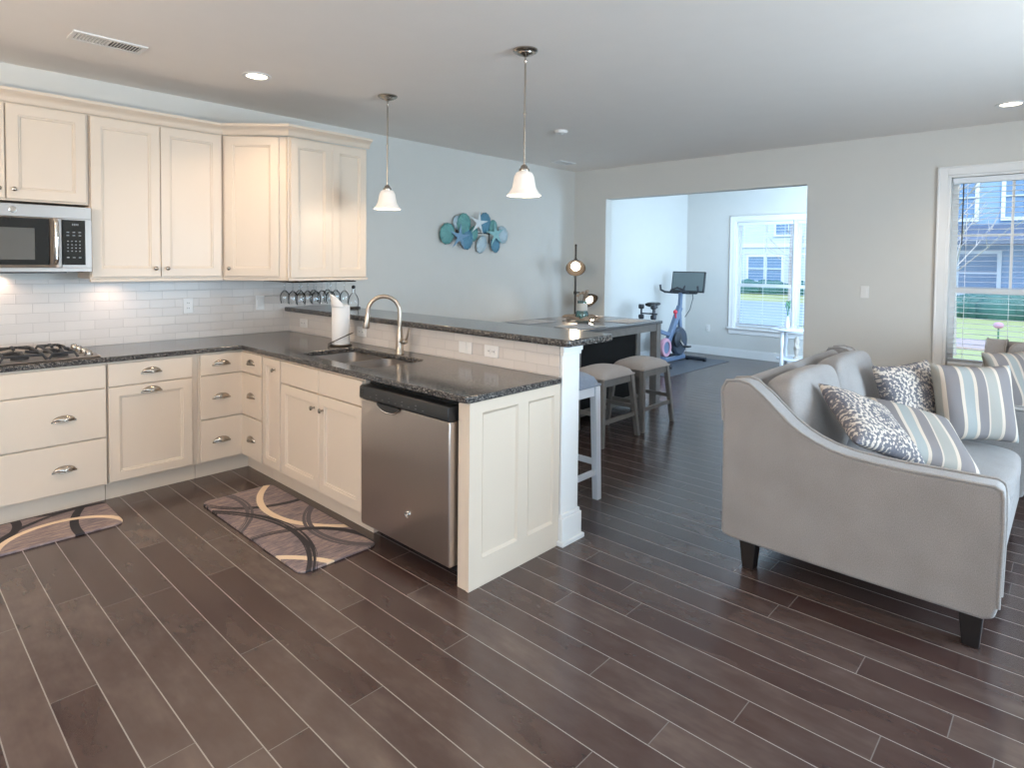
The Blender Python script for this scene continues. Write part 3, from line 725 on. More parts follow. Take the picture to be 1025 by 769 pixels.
lr = MB().prism([(-.03, UY), (DX, UY-(DX+.03)), (DX, DY-.016), (CX1+.01, DY-.016), (CX1+.01, -.012), (CX1-.01, -.012), (CX1-.01, DY+.01), (DX+.02, DY+.01), (DX+.01, UY-(DX+.03)+.03), (-.03, UY+.03)], UZ0-.02, UZ0-.001, 'z')
mesh_obj('bottom_rail', lr, M['cab'], r, bevel=.003)
# crown moulding swept along the cabinet tops
def sweep(path, prof):
    P = [Vector(p) for p in path]; n = len(P); dirs = [(P[i+1]-P[i]).normalized() for i in range(n-1)]
    nor = [Vector((d.y, -d.x)) for d in dirs]; rings = []
    for i in range(n):
        if i == 0: mv = nor[0]
        elif i == n-1: mv = nor[-1]
        else:
            b = (nor[i-1]+nor[i]).normalized(); mv = b/max(.2, b.dot(nor[i]))
        rings.append([(P[i].x+mv.x*o_, P[i].y+mv.y*o_, z) for o_, z in prof])
    mb = MB(); k = len(prof); mb.add([v for r_ in rings for v in r_], [(i*k+j, i*k+(j+1) % k, (i+1)*k+(j+1) % k, (i+1)*k+j) for i in range(n-1) for j in range(k)]+[tuple(range(k)), tuple((n-1)*k+j for j in range(k))][:2])
    return mb
crown = sweep([(-1.71, UY-.002), (-.029, UY-.002), (DX-.004, DY-.016), (CX1+.014, DY-.016)],
    [(0, 2.4515), (.008, 2.4515), (.014, 2.460), (.017, 2.474), (.026, 2.488), (.044, 2.500), (.054, 2.506), (.060, 2.512), (.060, 2.528), (.0, 2.528)])
struct('trim_4', crown, M['cab'], angle=25)

# ------------------------------------------------------------------ microwave
r = thing('microwave', (-1.25, -.2, 1.44), 'stainless over-the-range microwave with black keypad above the cooktop', 'microwave')
MY = -.40; mx0, mx1 = -1.633, -.873
mesh_obj('body', MB().box(mx0, mx1, MY+.022, -.013, 1.440, 1.850), M['steel'], r, bevel=.003)
xd = -1.028
MM = frame_map((0, MY+.021, 0), (1, 0, 0), (0, -1, 0))
mesh_obj('top_strip', MB().box(mx0, mx1, MY, MY+.021, 1.772, 1.848), M['steel'], r, bevel=.002)
dr = mesh_obj('door', MB().box(mx0, xd-.062, MY, MY+.021, 1.468, 1.770).box(xd-.062, xd-.001, MY, MY+.021, 1.468, 1.770), M['steel'], r, bevel=.002)
mesh_obj('bottom_strip', MB().box(mx0, mx1, MY, MY+.021, 1.440, 1.466), M['steel'], r, bevel=.002)
mesh_obj('door_glass', MB().box(mx0+.01, xd-.066, MY-.004, MY-.0005, 1.484, 1.764), M['blackgloss'], dr)
mesh_obj('viewing_window', MB().box(mx0+.05, xd-.135, MY-.0055, MY-.0045, 1.515, 1.705), M['screengrey'], dr)
hd = MB().tube([(xd-.034, MY-.001, 1.765), (xd-.034, MY-.030, 1.74), (xd-.034, MY-.034, 1.63), (xd-.034, MY-.030, 1.52), (xd-.034, MY-.001, 1.492)], .013, 12)
mesh_obj('handle', hd, M['chrome'], dr)
kp = mesh_obj('keypad', MB().box(xd+.001, mx1-.034, MY-.004, MY+.0, 1.484, 1.764), M['blackgloss'], r)
mesh_obj('side_strip', MB().box(xd+.001, mx1, MY+.0005, MY+.021, 1.468, 1.770), M['steel'], r)
kk = MB(); kx0 = xd+.030
for row, (zz_, cols) in enumerate(((1.688, 3), (1.668, 3), (1.632, 4), (1.610, 4), (1.590, 4), (1.570, 4), (1.530, 3))):
    for c_ in range(cols):
        kx = kx0+c_*(.062/(cols-1)); ww = .007 if cols == 3 else .004
        mesh_obj('key', MB().box(kx-ww, kx+ww, MY-.0052, MY-.0042, zz_-.0035, zz_+.0035), M['keymark'], kp)
for k in range(4): mesh_obj('display_digit', MB().box(kx0+.022+k*.009, kx0+.028+k*.009, MY-.0052, MY-.0042, 1.730, 1.742), M['keymark'], kp)
bd = MB().lathe([(.019, -MY*0+MY-.0005), (.019, MY-.004), (.015, MY-.005), (.0145, MY-.0035), (.0001, MY-.0035)], (-1.265, 0, 1.812), 24, 'y'); bd.tube([(-1.265+.009*math.cos(a), MY-.005, 1.812+.009*math.sin(a)) for a in [i*.6 for i in range(10)]], .0014, 5)
mesh_obj('round_badge', bd, M['chrome'], r)
mesh_obj('grease_filter', MB().box(mx0+.03, -1.0, MY+.03, -.1, 1.432, 1.4395), M['black'], r)

# ------------------------------------------------------------------ outlets, switches
def plate(label, c, n, cat='outlet', kind='outlet', horiz=False, group=None):
    n = Vector(n); u = Vector((0, 0, 1)).cross(n); o = Vector(c); name = 'wall_outlet' if kind == 'outlet' else 'light_switch'
    t_ = thing(name, c, label, cat, group)
    Mx = Matrix(((u.x, n.x, 0, o.x), (u.y, n.y, 0, o.y), (0, 0, 1, o.z), (0, 0, 0, 1)))
    a, b_ = (.0585, .036) if horiz else (.036, .0585)
    put('cover_plate', MB().box(-a, a, .0005, .006, -b_, b_), M['white'], t_, Mx, bevel=.002)
    if kind == 'outlet':
        for s_ in (-1, 1):
            q = MB(); d = .02*s_
            cx2, cz2 = (d, 0) if horiz else (0, d)
            q.lathe([(.0165, .0062), (.0160, .0085), (.0001, .0086)], (cx2, 0, cz2), 16, 'y')
            so = put('socket', q, M['white'], t_, Mx)
            put('slots', MB().box(cx2-.007, cx2-.004, .0087, .0090, cz2-.004, cz2+.005).box(cx2+.004, cx2+.007, .0087, .0090, cz2-.004, cz2+.005), M['black'], so, Mx)
    else:
        put('rocker', MB().hexa([(-.015, .006, -.032), (.015, .006, -.032), (.015, .006, .032), (-.015, .006, .032)], [(-.015, .008, -.032), (.015, .008, -.032), (.015, .012, .032), (-.015, .012, .032)]), M['white'], t_, Mx)
    return t_
plate('white outlet on the left wall tile right of the microwave', (-.166, -.0105, 1.171), (0, -1, 0))
plate('white switch on the left wall tile near the corner of the bar', (.397, -.0105, 1.171), (0, -1, 0), 'switch', 'switch')
HT = HX0-.0105
plate('white outlet on the half wall tile nearest the left wall, left of the paper towels', (HT, -.257, 1.0), (-1, 0, 0), horiz=True)
plate('white outlet on the half wall tile between the paper towels and the faucet', (HT, -1.122, 1.0), (-1, 0, 0), horiz=True)
plate('white switch on the half wall tile right of the faucet', (HT, -2.26, 1.0), (-1, 0, 0), 'switch', 'switch', True)
plate('white outlet on the half wall tile closest to the end post', (HT, -2.487, 1.0), (-1, 0, 0), horiz=True)
plate('white light switch on the far wall between the sunroom opening and the window', (X1-.0005, -3.52, 1.28), (-1, 0, 0), 'switch', 'switch')
plate('white outlet low on the sunroom back wall beside the exercise bike', (SX-.0005, -.42, .45), (-1, 0, 0))

# ------------------------------------------------------------------ paper towels
px, py = .475, -1.135
r = thing('paper_towel_holder', (px, py, .9165), 'bronze wire paper towel holder standing behind the sink', 'paper towel holder')
hw = MB().lathe([(.078, .9165), (.080, .920), (.074, .925), (.0001, .926)], (px, py, 0), 28)
mesh_obj('base', hw, M['bronze'], r)
mesh_obj('post', MB().tube([(px, py, .926), (px, py, 1.222)], .006, 8), M['bronze'], r)
ring = [(px+.088*math.cos(a), py+.088*math.sin(a), .968+.042*math.cos(a+.82)) for a in [2*math.pi*k/32 for k in range(32)]]
wr_ = MB().tube(ring, .0035, 6, closed=True); wr_.tube([ring[12], (ring[12][0]*.98+px*.02, ring[12][1]*.98+py*.02, .918)], .0035, 6)
mesh_obj('wire_ring', wr_, M['bronze'], r)
r = thing('paper_towel_roll', (px, py, .928), 'white paper towel roll with its loose sheet standing up, on the wire holder', 'paper towels')
pr_ = MB().lathe([(.0125, .928), (.062, .928), (.0635, .932), (.0635, 1.202), (.062, 1.206), (.0125, 1.206)], (px, py, 0), 40)
pr_.add(*(lambda q: (q.v, q.f))(MB().lathe([(.0125, .928), (.0125, 1.206)], (px, py, 0), 40, caps=False)))
mesh_obj('roll', pr_, M['paper'], r)
sh = MB(); nn = 10; vs = []
for i in range(nn+1):
    a = 1.2+3.4*i/nn
    for j in range(6):
        tt = j/5; rr = .0655-.012*tt**2+.006*math.sin(i*1.1)*tt
        vs.append((px+rr*math.cos(a)-.022*tt*tt, py+rr*math.sin(a)+.026*tt*tt, 1.195+(.045+.062*math.sin(math.pi*(i/nn)**.8)**.7)*tt))
sh.add(vs, [(i*6+j, (i+1)*6+j, (i+1)*6+j+1, i*6+j+1) for i in range(nn) for j in range(5)])
so = mesh_obj('loose_sheet', sh, M['paper'], r); k = so.modifiers.new('thickness', 'SOLIDIFY'); k.thickness = .0015

# ------------------------------------------------------------------ hanging glasses and decanter
r = thing('stemware_rack', (.62, -.35, 1.37), 'dark wire stemware rack under the corner wall cabinet', 'rack')
rk = MB()
for y in [-.62+.045*k for k in range(11)]: rk.tube([(.36, y, 1.358), (.93, y, 1.358)], .003, 6)
for x in (.36, .93): rk.tube([(x, -.62, 1.362), (x, -.17, 1.362)], .003, 6)
for x in (.37, .92):
    for y in (-.6, -.2): rk.tube([(x, y, 1.36), (x, y, 1.390)], .003, 6)
mesh_obj('rails', rk, M['bronze'], r)
def wineglass_mesh(z):      # upside down, foot at z
    return MB().lathe([(.0001, z+.001), (.034, z), (.033, z-.002), (.008, z-.006), (.004, z-.015), (.0035, z-.075), (.010, z-.085), (.030, z-.105), (.038, z-.130), (.036, z-.165), (.031, z-.190), (.030, z-.190), (.035, z-.165), (.037, z-.130), (.029, z-.107), (.009, z-.088), (.0001, z-.086)], (0, 0, 0), 20)
wg = mesh_obj('wine_glass', wineglass_mesh(0), M['glass']); first = True; i = 0
rows = ['row nearest the wall', 'middle row', 'row nearest the kitchen']; cols = ['leftmost', 'second from left', 'second from right', 'rightmost']
for iy, y in enumerate((-.2425, -.3775, -.5125)):
    for ix, x in enumerate((.50, .63, .76, .89)):
        o = wg if first else wg.copy()
        if not first: COL.objects.link(o)
        first = False; o.location = (x, y, 1.3645)
        tag(o, 'clear wine glass hanging upside down, %s in %s' % (cols[ix], 'the '+rows[iy]), 'glass', 'hanging wine glasses')
r = thing('glass_decanter', (.985, -.50, 1.126), 'clear glass decanter with black base and stopper standing on the bar behind the paper towels', 'decanter')
mesh_obj('base', MB().lathe([(.058, 1.126), (.060, 1.130), (.056, 1.138), (.0001, 1.139)], (.985, -.50, 0), 24), M['black'], r)
mesh_obj('bottle', MB().lathe([(.040, 1.140), (.046, 1.16), (.045, 1.20), (.030, 1.235), (.014, 1.255), (.014, 1.285), (.017, 1.288)], (.985, -.50, 0), 24), M['glass'], r)
mesh_obj('stopper', MB().ball((.985, -.50, 1.305), .017, 14), M['black'], r)

# ------------------------------------------------------------------ ceiling fixtures
def pendant(x, y, label):
    r = thing('pendant_light', (x, y, H), label, 'pendant light')
    mesh_obj('canopy', MB().lathe([(.072, H-.001), (.072, H-.008), (.066, H-.014), (.05, H-.018), (.046, H-.026), (.02, H-.034), (.010, H-.040), (.0001, H-.041)], (x, y, 0), 32), M['nickel'], r)
    st = MB().tube([(x, y, H-.038), (x, y, 2.085)], .0055, 10)
    st.lathe([(.008, H-.06), (.010, H-.066), (.008, H-.072)], (x, y, 0), 12); st.lathe([(.008, H-.36), (.009, H-.365), (.008, H-.37)], (x, y, 0), 12)
    mesh_obj('rod', st, M['nickel'], r)
    mesh_obj('socket_cap', MB().lathe([(.008, 2.100), (.018, 2.092), (.022, 2.080), (.030, 2.074), (.032, 2.060), (.030, 2.055), (.0001, 2.055)], (x, y, 0), 24), M['nickel'], r)
    pr = [(.030, 2.060), (.046, 2.052), (.058, 2.030), (.064, 1.995), (.070, 1.965), (.084, 1.940), (.098, 1.924), (.100, 1.918), (.095, 1.920), (.080, 1.936), (.066, 1.962), (.060, 1.995), (.054, 2.028), (.043, 2.046)]
    mesh_obj('lamp_shade', MB().lathe(pr, (x, y, 0), 36, caps=False), M['shade'], r)
    mesh_obj('bulb', MB().ball((x, y, 1.972), .028, 14, (1, 1, 1.25)), M['bulb'], r)
    light('pendant_glow', 'POINT', (x, y, 1.905), PEND_W, WARM, .03)
pendant(.817, -1.216, 'bell glass pendant light farther from the camera, left of the shell wall art')
pendant(.760, -2.640, 'bell glass pendant light nearest the camera, right of the shell wall art')
def downlight(x, y, label):
    r = thing('recessed_light', (x, y, H), label, 'recessed light')
    mesh_obj('trim_ring', MB().lathe([(.066, H-.0005), (.094, H-.0005), (.092, H-.006), (.070, H-.007), (.066, H-.003)], (x, y, 0), 36, caps=False), M['white'], r)
    mesh_obj('lens', MB().lathe([(.066, H-.0025), (.0001, H-.0030)], (x, y, 0), 36), M['canlens'], r)
    light('downlight_beam', 'SPOT', (x, y, H-.02), CAN_W*4, WARM, .06, direction=(0, 0, -1), spot=125, blend=.7)
downlight(-.051, -.953, 'lit recessed ceiling light above the kitchen corner cabinets')
downlight(4.02, -4.617, 'lit recessed ceiling light above the window at the right edge')
ADDED_CANS = [(-2.2, -1.0), (-.4, -2.9), (-2.4, -2.9), (-.6, -4.9), (-2.6, -5.4)]  # unseen downlights added for more light in the kitchen
for k, (x, y) in enumerate(ADDED_CANS): downlight(x, y, 'added recessed ceiling light outside the view over the kitchen floor')
for o in bpy.data.objects:
    if o.get('label') == 'added recessed ceiling light outside the view over the kitchen floor': o['group'] = 'added recessed lights outside the view'
def bowl_fill_lamp(x, y, label, k=1):  # unseen lamps added to warm and brighten ceiling and cabinets
    r = thing('added_fill_lamp', (x, y, H), label, 'added fill lamp')
    D = .55
    mesh_obj('canopy', MB().lathe([(.07, H-.001), (.07, H-.02), (.012, H-.04), (.012, H-D-.30), (.0001, H-D-.31)], (x, y, 0), 24), M['nickel'], r)
    mesh_obj('bowl', MB().lathe([(.012, H-D-.40), (.10, H-D-.385), (.17, H-D-.33), (.19, H-D-.28), (.185, H-D-.28), (.165, H-D-.325), (.10, H-D-.375), (.012, H-D-.39)], (x, y, 0), 30, caps=False), M['shade'], r)
    light('fill_glow', 'POINT', (x, y, H-D-.20), FILL_W*k, WARM, .06)
bowl_fill_lamp(-3.2, -2.3, 'added bowl fill lamp outside the view over the breakfast area')
bowl_fill_lamp(1.4, -6.3, 'added bowl fill lamp outside the view over the living area', .28)
def vent(x, y, lx, ly, label, banks):
    r = thing('ceiling_vent', (x, y, H), label, 'vent')
    f = MB(); z0, z1 = H-.010, H-.0008; a, b_ = lx/2, ly/2; e = .022
    f.box(x-a, x+a, y-b_, y-b_+e, z0, z1); f.box(x-a, x+a, y+b_-e, y+b_, z0, z1); f.box(x-a, x-a+e, y-b_+e, y+b_-e, z0, z1); f.box(x+a-e, x+a, y-b_+e, y+b_-e, z0, z1)
    if banks == 2: f.box(x-.006, x+.006, y-b_+e, y+b_-e, z0, z1)
    mesh_obj('frame', f, M['white'], r, bevel=.002)
    mesh_obj('backing', MB().box(x-a+e, x+a-e, y-b_+e, y+b_-e, H-.002, H-.0008), M['black'], r)
    s_ = MB(); n = 20
    for k in range(n):
        xx = x-a+e+(lx-2*e)*(k+.5)/n; tl = .006 if k < n/2 else -.003
        s_.hexa([(xx-.002+tl, y-b_+e, H-.009), (xx+.002+tl, y-b_+e, H-.009), (xx+.002+tl, y+b_-e, H-.009), (xx-.002+tl, y+b_-e, H-.009)], [(xx-.002, y-b_+e, H-.0025), (xx+.002, y-b_+e, H-.0025), (xx+.002, y+b_-e, H-.0025), (xx-.002, y+b_-e, H-.0025)])
    mesh_obj('louvers', s_, M['white'], r)
vent(-.90, -.935, .36, .17, 'white louvered ceiling vent above the microwave cabinets', 2)
vent(4.0, -.38, .30, .16, 'small ceiling vent near the far left corner of the room', 1)
r = thing('smoke_detector', (2.587, -1.46, H), 'small round white smoke detector on the ceiling beyond the pendants', 'smoke detector')
mesh_obj('housing', MB().lathe([(.062, H-.001), (.062, H-.012), (.056, H-.026), (.03, H-.032), (.0001, H-.032)], (2.587, -1.46, 0), 28), M['white'], r)
mesh_obj('sensor_cap', MB().lathe([(.018, H-.0325), (.016, H-.036), (.0001, H-.0365)], (2.60, -1.46, 0), 14), M['white'], r)
# under-cabinet lamps
def puck(x, y, z, label):
    r = thing('under_cabinet_light', (x, y, z), label, 'light')
    mesh_obj('housing', MB().lathe([(.030, z-.0008), (.030, z-.010), (.026, z-.012), (.0001, z-.012)], (x, y, 0), 20), M['white'], r)
    mesh_obj('lens', MB().lathe([(.022, z-.0125), (.0001, z-.0135)], (x, y, 0), 20), M['canlens'], r)
    light('puck_beam', 'SPOT', (x, y, z-.02), UNDER_W*4, (1, .72, .55), .02, direction=(0, .25, -1), spot=140, blend=.8)
puck(-.70, -.14, UZ0, 'small round light under the two-door wall cabinet')
puck(-1.30, -.06, 1.440, 'small cooktop light under the microwave')

# ------------------------------------------------------------------ shell wall art
r = thing('shell_wall_art', (2.85, 0, 1.86), 'teal and blue seashell and starfish sculpture on the left wall', 'wall art')
def shell(u, v, a, b_, rot, mat, yd=-.035):     # u along x, v along z
    mb = MB(); nr, na = 6, 52; vs = [(0, -.022, 0)]
    for i in range(1, nr+1):
        t_ = i/nr
        for k in range(na):
            an = 2*math.pi*k/na
            rr = 1-.30*max(0, math.cos(an-math.pi/2*3))**3*0+ (.10*max(0, math.cos(an+math.pi/2))**4)
            rib = .9*(1+.03*math.cos(an*13)*t_)
            vs.append((a*t_*rr*math.cos(an)*rib, -.030*(1-t_**2)-(.006*math.cos(an*13)*t_*(1-t_**3)), b_*t_*rr*math.sin(an)*rib))
    fs = [(0, 1+(k+1) % na, 1+k) for k in range(na)]
    for i in range(nr-1):
        for k in range(na): fs.append((1+i*na+k, 1+i*na+(k+1) % na, 1+(i+1)*na+(k+1) % na, 1+(i+1)*na+k))
    mb.add(vs, fs)
    mb.xf(Matrix.Translation((u, yd, v)) @ Matrix.Rotation(R(rot), 4, 'Y'))
    o = mesh_obj('shell', mb, mat, r, angle=60); k = o.modifiers.new('thickness', 'SOLIDIFY'); k.thickness = .008; k.offset = -1; return o
def star(u, v, s_, rot, mat, yd=-.06):
    mb = MB(); n = 10; top = (0, -.014, 0); vs = [top, (0, .002, 0)]
    for k in range(n):
        a = 2*math.pi*k/n; rr = s_ if k % 2 == 0 else s_*.26
        vs.append((rr*math.sin(a), -.003 if k % 2 == 0 else -.006, rr*math.cos(a)))
    fs = []
    for k in range(n): fs += [(0, 2+k, 2+(k+1) % n), (1, 2+(k+1) % n, 2+k)]
    mb.add(vs, fs); mb.xf(Matrix.Translation((u, yd, v)) @ Matrix.Rotation(R(rot), 4, 'Y'))
    mesh_obj('starfish', mb, mat, r, bevel=.003, angle=50)
def art(px_, py_):      # photo pixels on the wall -> metres, measured along the wall
    return px_, py_
for (u, v, a, b_, rot, mk, yd) in [(2.435, 1.838, .115, .125, 20, 'teal', -.045), (2.60, 1.965, .085, .085, -10, 'pearl', -.03), (2.665, 1.955, .115, .125, 10, 'teal', -.055), (2.715, 1.79, .105, .125, 0, 'blue', -.05),
     (2.835, 1.85, .075, .095, 15, 'teal', -.03), (3.005, 1.985, .105, .125, 0, 'blue', -.04), (3.13, 1.945, .075, .085, 10, 'teal', -.045), (2.955, 1.735, .085, .115, 25, 'pearl', -.04), (3.17, 1.735, .085, .095, -10, 'blue', -.045), (3.30, 1.86, .10, .11, -20, 'pearl', -.035)]:
    shell(u, v, a, b_, rot, M[mk], yd)
star(2.86, 1.97, .16, 8, M['starwhite'], -.085); star(3.13, 1.855, .17, -8, M['starteal'], -.085); star(2.575, 1.80, .17, 6, M['starblue'], -.085)
mesh_obj('mounting_rail', MB().tube([(2.42, -.008, 1.86), (3.3, -.008, 1.86)], .005, 8).tube([(2.6, -.008, 1.75), (2.6, -.008, 1.97)], .005, 8).tube([(3.1, -.008, 1.75), (3.1, -.008, 1.97)], .005, 8), M['bronze'], r)

# ------------------------------------------------------------------ floor lamp
lx, ly = 4.40, -.29
r = thing('floor_lamp', (lx, ly, 0), 'dark bronze pole lamp with two lit adjustable shades in the far corner', 'lamp')
mesh_obj('base', MB().lathe([(.14, 0.001), (.14, .012), (.13, .02), (.03, .028), (.014, .045), (.0001, .046)], (lx, ly, 0), 32), M['bronze'], r)
mesh_obj('pole', MB().tube([(lx, ly, .04), (lx, ly, 1.75)], .012, 12).lathe([(.014, 1.745), (.016, 1.76), (.006, 1.775), (.0001, 1.776)], (lx, ly, 0), 12), M['bronze'], r)
def lamp_head(zc, d, tilt, reach=.06, k=1.15, axis=None):
    d = Vector(d).normalized(); c = Vector((lx, ly, zc))+d*.02
    a = mesh_obj('arm', MB().tube([(lx, ly, zc+.08), Vector((lx, ly, zc+.085))+d*.05, c+d*reach+Vector((0, 0, .05))], .008, 8).lathe([(.02, zc+.06), (.022, zc+.08), (.02, zc+.10)], (lx, ly, 0), 12), M['bronze'], r)
    ax = Vector((d.x*math.sin(tilt), d.y*math.sin(tilt), -math.cos(tilt))).normalized() if axis is None else Vector(axis).normalized()
    q = ax.to_track_quat('Z', 'Y').to_matrix().to_4x4(); T = Matrix.Translation(c+d*reach+Vector((0, 0, .045))) @ q @ Matrix.Scale(k, 4)
    sh = MB().lathe([(.012, -.02), (.028, -.015), (.042, .01), (.088, .06), (.108, .10), (.106, .10), (.086, .062), (.040, .013), (.012, 0)], (0, 0, 0), 28, caps=False).xf(T)
    s_ = mesh_obj('lamp_shade', sh, M['bronze'], r)
    mesh_obj('bulb', MB().ball((0, 0, .066), .052, 14).xf(T), M['bulb'], s_)
    p = T @ Vector((0, 0, .125)); light('lamp_beam', 'SPOT', p, LAMP_W*4, WARM, .03, direction=ax, spot=130, blend=.6)
lamp_head(1.49, (-.80, -.60, 0), .95); lamp_head(1.07, (.68, -.73, 0), .85, .12, 1.05, (-.15, -.70, -.62))

# ------------------------------------------------------------------ dining table and stools
TZ = .915
tx0, tx1, ty0, ty1 = 2.50, 4.06, -1.735, -.68
r = thing('dining_table', (3.28, -1.2, 0), 'counter-height dark grey dining table with storage base beyond the bar', 'table')
mesh_obj('tabletop', MB().box(tx0, tx1, ty0, ty1, TZ-.028, TZ), M['tablewood'], r, bevel=.005)
ap = MB().box(tx0+.05, tx1-.05, ty0+.02, ty0+.042, TZ-.105, TZ-.029).box(tx0+.05, tx1-.05, ty1-.042, ty1-.02, TZ-.105, TZ-.029).box(tx0+.02, tx0+.042, ty0+.05, ty1-.05, TZ-.105, TZ-.029).box(tx1-.042, tx1-.02, ty0+.05, ty1-.05, TZ-.105, TZ-.029)
mesh_obj('apron', ap, M['greywood'], r)
for x in (tx0+.055, tx1-.055):
    for y in (ty0+.055, ty1-.055): mesh_obj('leg', MB().post((x, y, 0), (x, y, TZ-.029), .085), M['greywood'], r, bevel=.004)
mesh_obj('storage_base', MB().box(tx0+.25, tx1-.30, -1.58, -.86, .10, TZ-.03), M['darkwood'], r)
mesh_obj('base_post', MB().box(tx1-.30, tx1-.23, -1.60, -1.53, .0, TZ-.03).box(tx0+.18, tx0+.25, -1.60, -1.53, .0, TZ-.03).box(tx0+.18, tx1-.23, -1.59, -.86, .06, .099), M['greywood'], r)
def stool(name, label, seat_h, w, d, splay, wood, fab, legw=.046, thick=.07, rung=.2):
    r = local_thing(name, label, 'stool')
    zf = seat_h-thick
    # saddle cushion
    nx, ny = 14, 10; mb = MB(); vs = []
    for s_ in (1, 0):
        for i in range(nx+1):
            for j in range(ny+1):
                u, v = 2*i/nx-1, 2*j/ny-1
                ed = (1-abs(u)**5)*(1-abs(v)**5); x = u*w/2; y = v*d/2
                crown_ = .028*(1-u*u)*(1-v*v)
                z = zf+.022+(thick-.022)*ed**.45+crown_-.008 if s_ else zf+.002
                vs.append((x*(1 if s_ else .985), y*(1 if s_ else .985), z))
    n1 = (nx+1)*(ny+1); fs = []
    for i in range(nx):
        for j in range(ny):
            a, b_, c_, d_ = i*(ny+1)+j, (i+1)*(ny+1)+j, (i+1)*(ny+1)+j+1, i*(ny+1)+j+1
            fs.append((a, b_, c_, d_)); fs.append((n1+d_, n1+c_, n1+b_, n1+a))
    edge = [(i, 0) for i in range(nx+1)]+[(nx, j) for j in range(1, ny+1)]+[(i, ny) for i in range(nx-1, -1, -1)]+[(0, j) for j in range(ny-1, 0, -1)]
    idx = [i*(ny+1)+j for i, j in edge]
    for k in range(len(idx)): a, b_ = idx[k], idx[(k+1) % len(idx)]; fs.append((a, b_, n1+b_, n1+a))
    mb.add(vs, fs); mesh_obj('seat', mb, fab, r, angle=70)
    a = w/2-.03; b_ = d/2-.03
    ap = MB().box(-a, a, -b_-.010, -b_+.010, zf-.062, zf).box(-a, a, b_-.010, b_+.010, zf-.062, zf).box(-a-.010, -a+.010, -b_+.01, b_-.01, zf-.062, zf).box(a-.010, a+.010, -b_+.01, b_-.01, zf-.062, zf)
    mesh_obj('seat_rail', ap, wood, r)
    P = lambda sx, sy, z: (sx*(a+splay*(1-z/zf)), sy*(b_+splay*.6*(1-z/zf)), z)
    for sx in (-1, 1):
        for sy in (-1, 1):
            mesh_obj('leg', MB().post(P(sx, sy, 0), P(sx, sy, zf), legw*.85, legw), wood, r, bevel=.003)
    for sy in (-1, 1): mesh_obj('stretcher', MB().bar(P(-1, sy, rung), P(1, sy, rung), .020, .034), wood, r)
    for sx in (-1, 1): mesh_obj('stretcher', MB().bar(P(sx, -1, rung+.06), P(sx, 1, rung+.06), .020, .034), wood, r)
    return r
G = 'grey upholstered stools at the dining table'
st = stool('stool', 'grey wood stool with beige padded seat, nearest the exercise bike', .622, .49, .36, .066, M['greywood'], M['seatfab'])
tag(st, group=G); st.location = (3.20, -1.985, 0)
s2 = copy_tree(st); s2.location = (2.545, -1.995, 0); s2['label'] = 'grey wood stool with beige padded seat, beside the white bar stool'
s3 = copy_tree(st); s3.location = (2.20, -1.28, 0); s3.rotation_euler = (0, 0, R(90)); s3['label'] = 'grey stool at the left end of the table, mostly hidden behind the end post'
ws = stool('bar_stool', 'white painted bar stool with blue grey cushion tucked under the bar', .825, .40, .40, .02, M['whitewood'], M['bluefab'], .050, .085, .18)
ws.location = (1.160, -2.595, 0)

# table setting
def placemat(x, y, rz, label):
    o = mesh_obj('placemat', MB().box(-.22, .22, -.15, .15, 0, .004), M['placemat'], bevel=.0015); o.location = (x, y, TZ+.0008); o.rotation_euler.z = R(rz); tag(o, label, 'placemat', 'placemats on the dining table'); return o
placemat(3.70, -1.52, 0, 'pale grey placemat at the right front of the dining table')
placemat(3.76, -.90, 0, 'pale grey placemat at the right back of the dining table')
placemat(2.85, -1.52, 0, 'pale grey placemat at the left front of the dining table')
placemat(2.85, -.90, 0, 'pale grey placemat at the left back of the dining table')
cx, cy = 3.42, -1.12
r = thing('driftwood_wreath', (cx, cy, TZ), 'brown driftwood wreath lying on the dining table around the jar', 'wreath')
w = MB(); rnd = random.Random(3)
for k in range(46):
    a = rnd.uniform(0, 6.28); rr = rnd.uniform(.12, .20); p = Vector((cx+rr*math.cos(a), cy+rr*math.sin(a), TZ+.012+rnd.uniform(0, .035)))
    d = Vector((-math.sin(a)+rnd.uniform(-.5, .5), math.cos(a)+rnd.uniform(-.5, .5), rnd.uniform(-.05, .15))).normalized()*rnd.uniform(.04, .085)
    q = [p-d, p+Vector((rnd.uniform(-.008, .008), rnd.uniform(-.008, .008), .004)), p+d]
    for v in q: v.z = max(v.z, TZ+.0105)
    w.tube(q, [.006, .009, .005], 6)
mesh_obj('twigs', w, M['drift'], r)
r = thing('glass_jar', (cx, cy, TZ), 'teal glass jar with paper label and dried flowers on the dining table', 'jar')
mesh_obj('jar', MB().lathe([(.055, TZ+.001), (.066, TZ+.012), (.072, TZ+.05), (.066, TZ+.085), (.056, TZ+.10), (.054, TZ+.19), (.050, TZ+.195), (.050, TZ+.21)], (cx, cy, 0), 28), M['tealglass'], r)
mesh_obj('paper_label', MB().lathe([(.0575, TZ+.105), (.0565, TZ+.185)], (cx, cy, 0), 28, caps=False), M['label'], r)
fl = MB(); rnd = random.Random(5)
for k in range(9):
    a = rnd.uniform(0, 6.28); tip = (cx+.06*math.cos(a), cy+.06*math.sin(a), TZ+.25+rnd.uniform(0, .07))
    fl.tube([(cx+.01*math.cos(a), cy+.01*math.sin(a), TZ+.03), (cx+.03*math.cos(a), cy+.03*math.sin(a), TZ+.2), tip], .0025, 5)
    fl.ball(tip, .020, 8, (1, 1, .8))
mesh_obj('dried_flowers', fl, M['drift'], r)

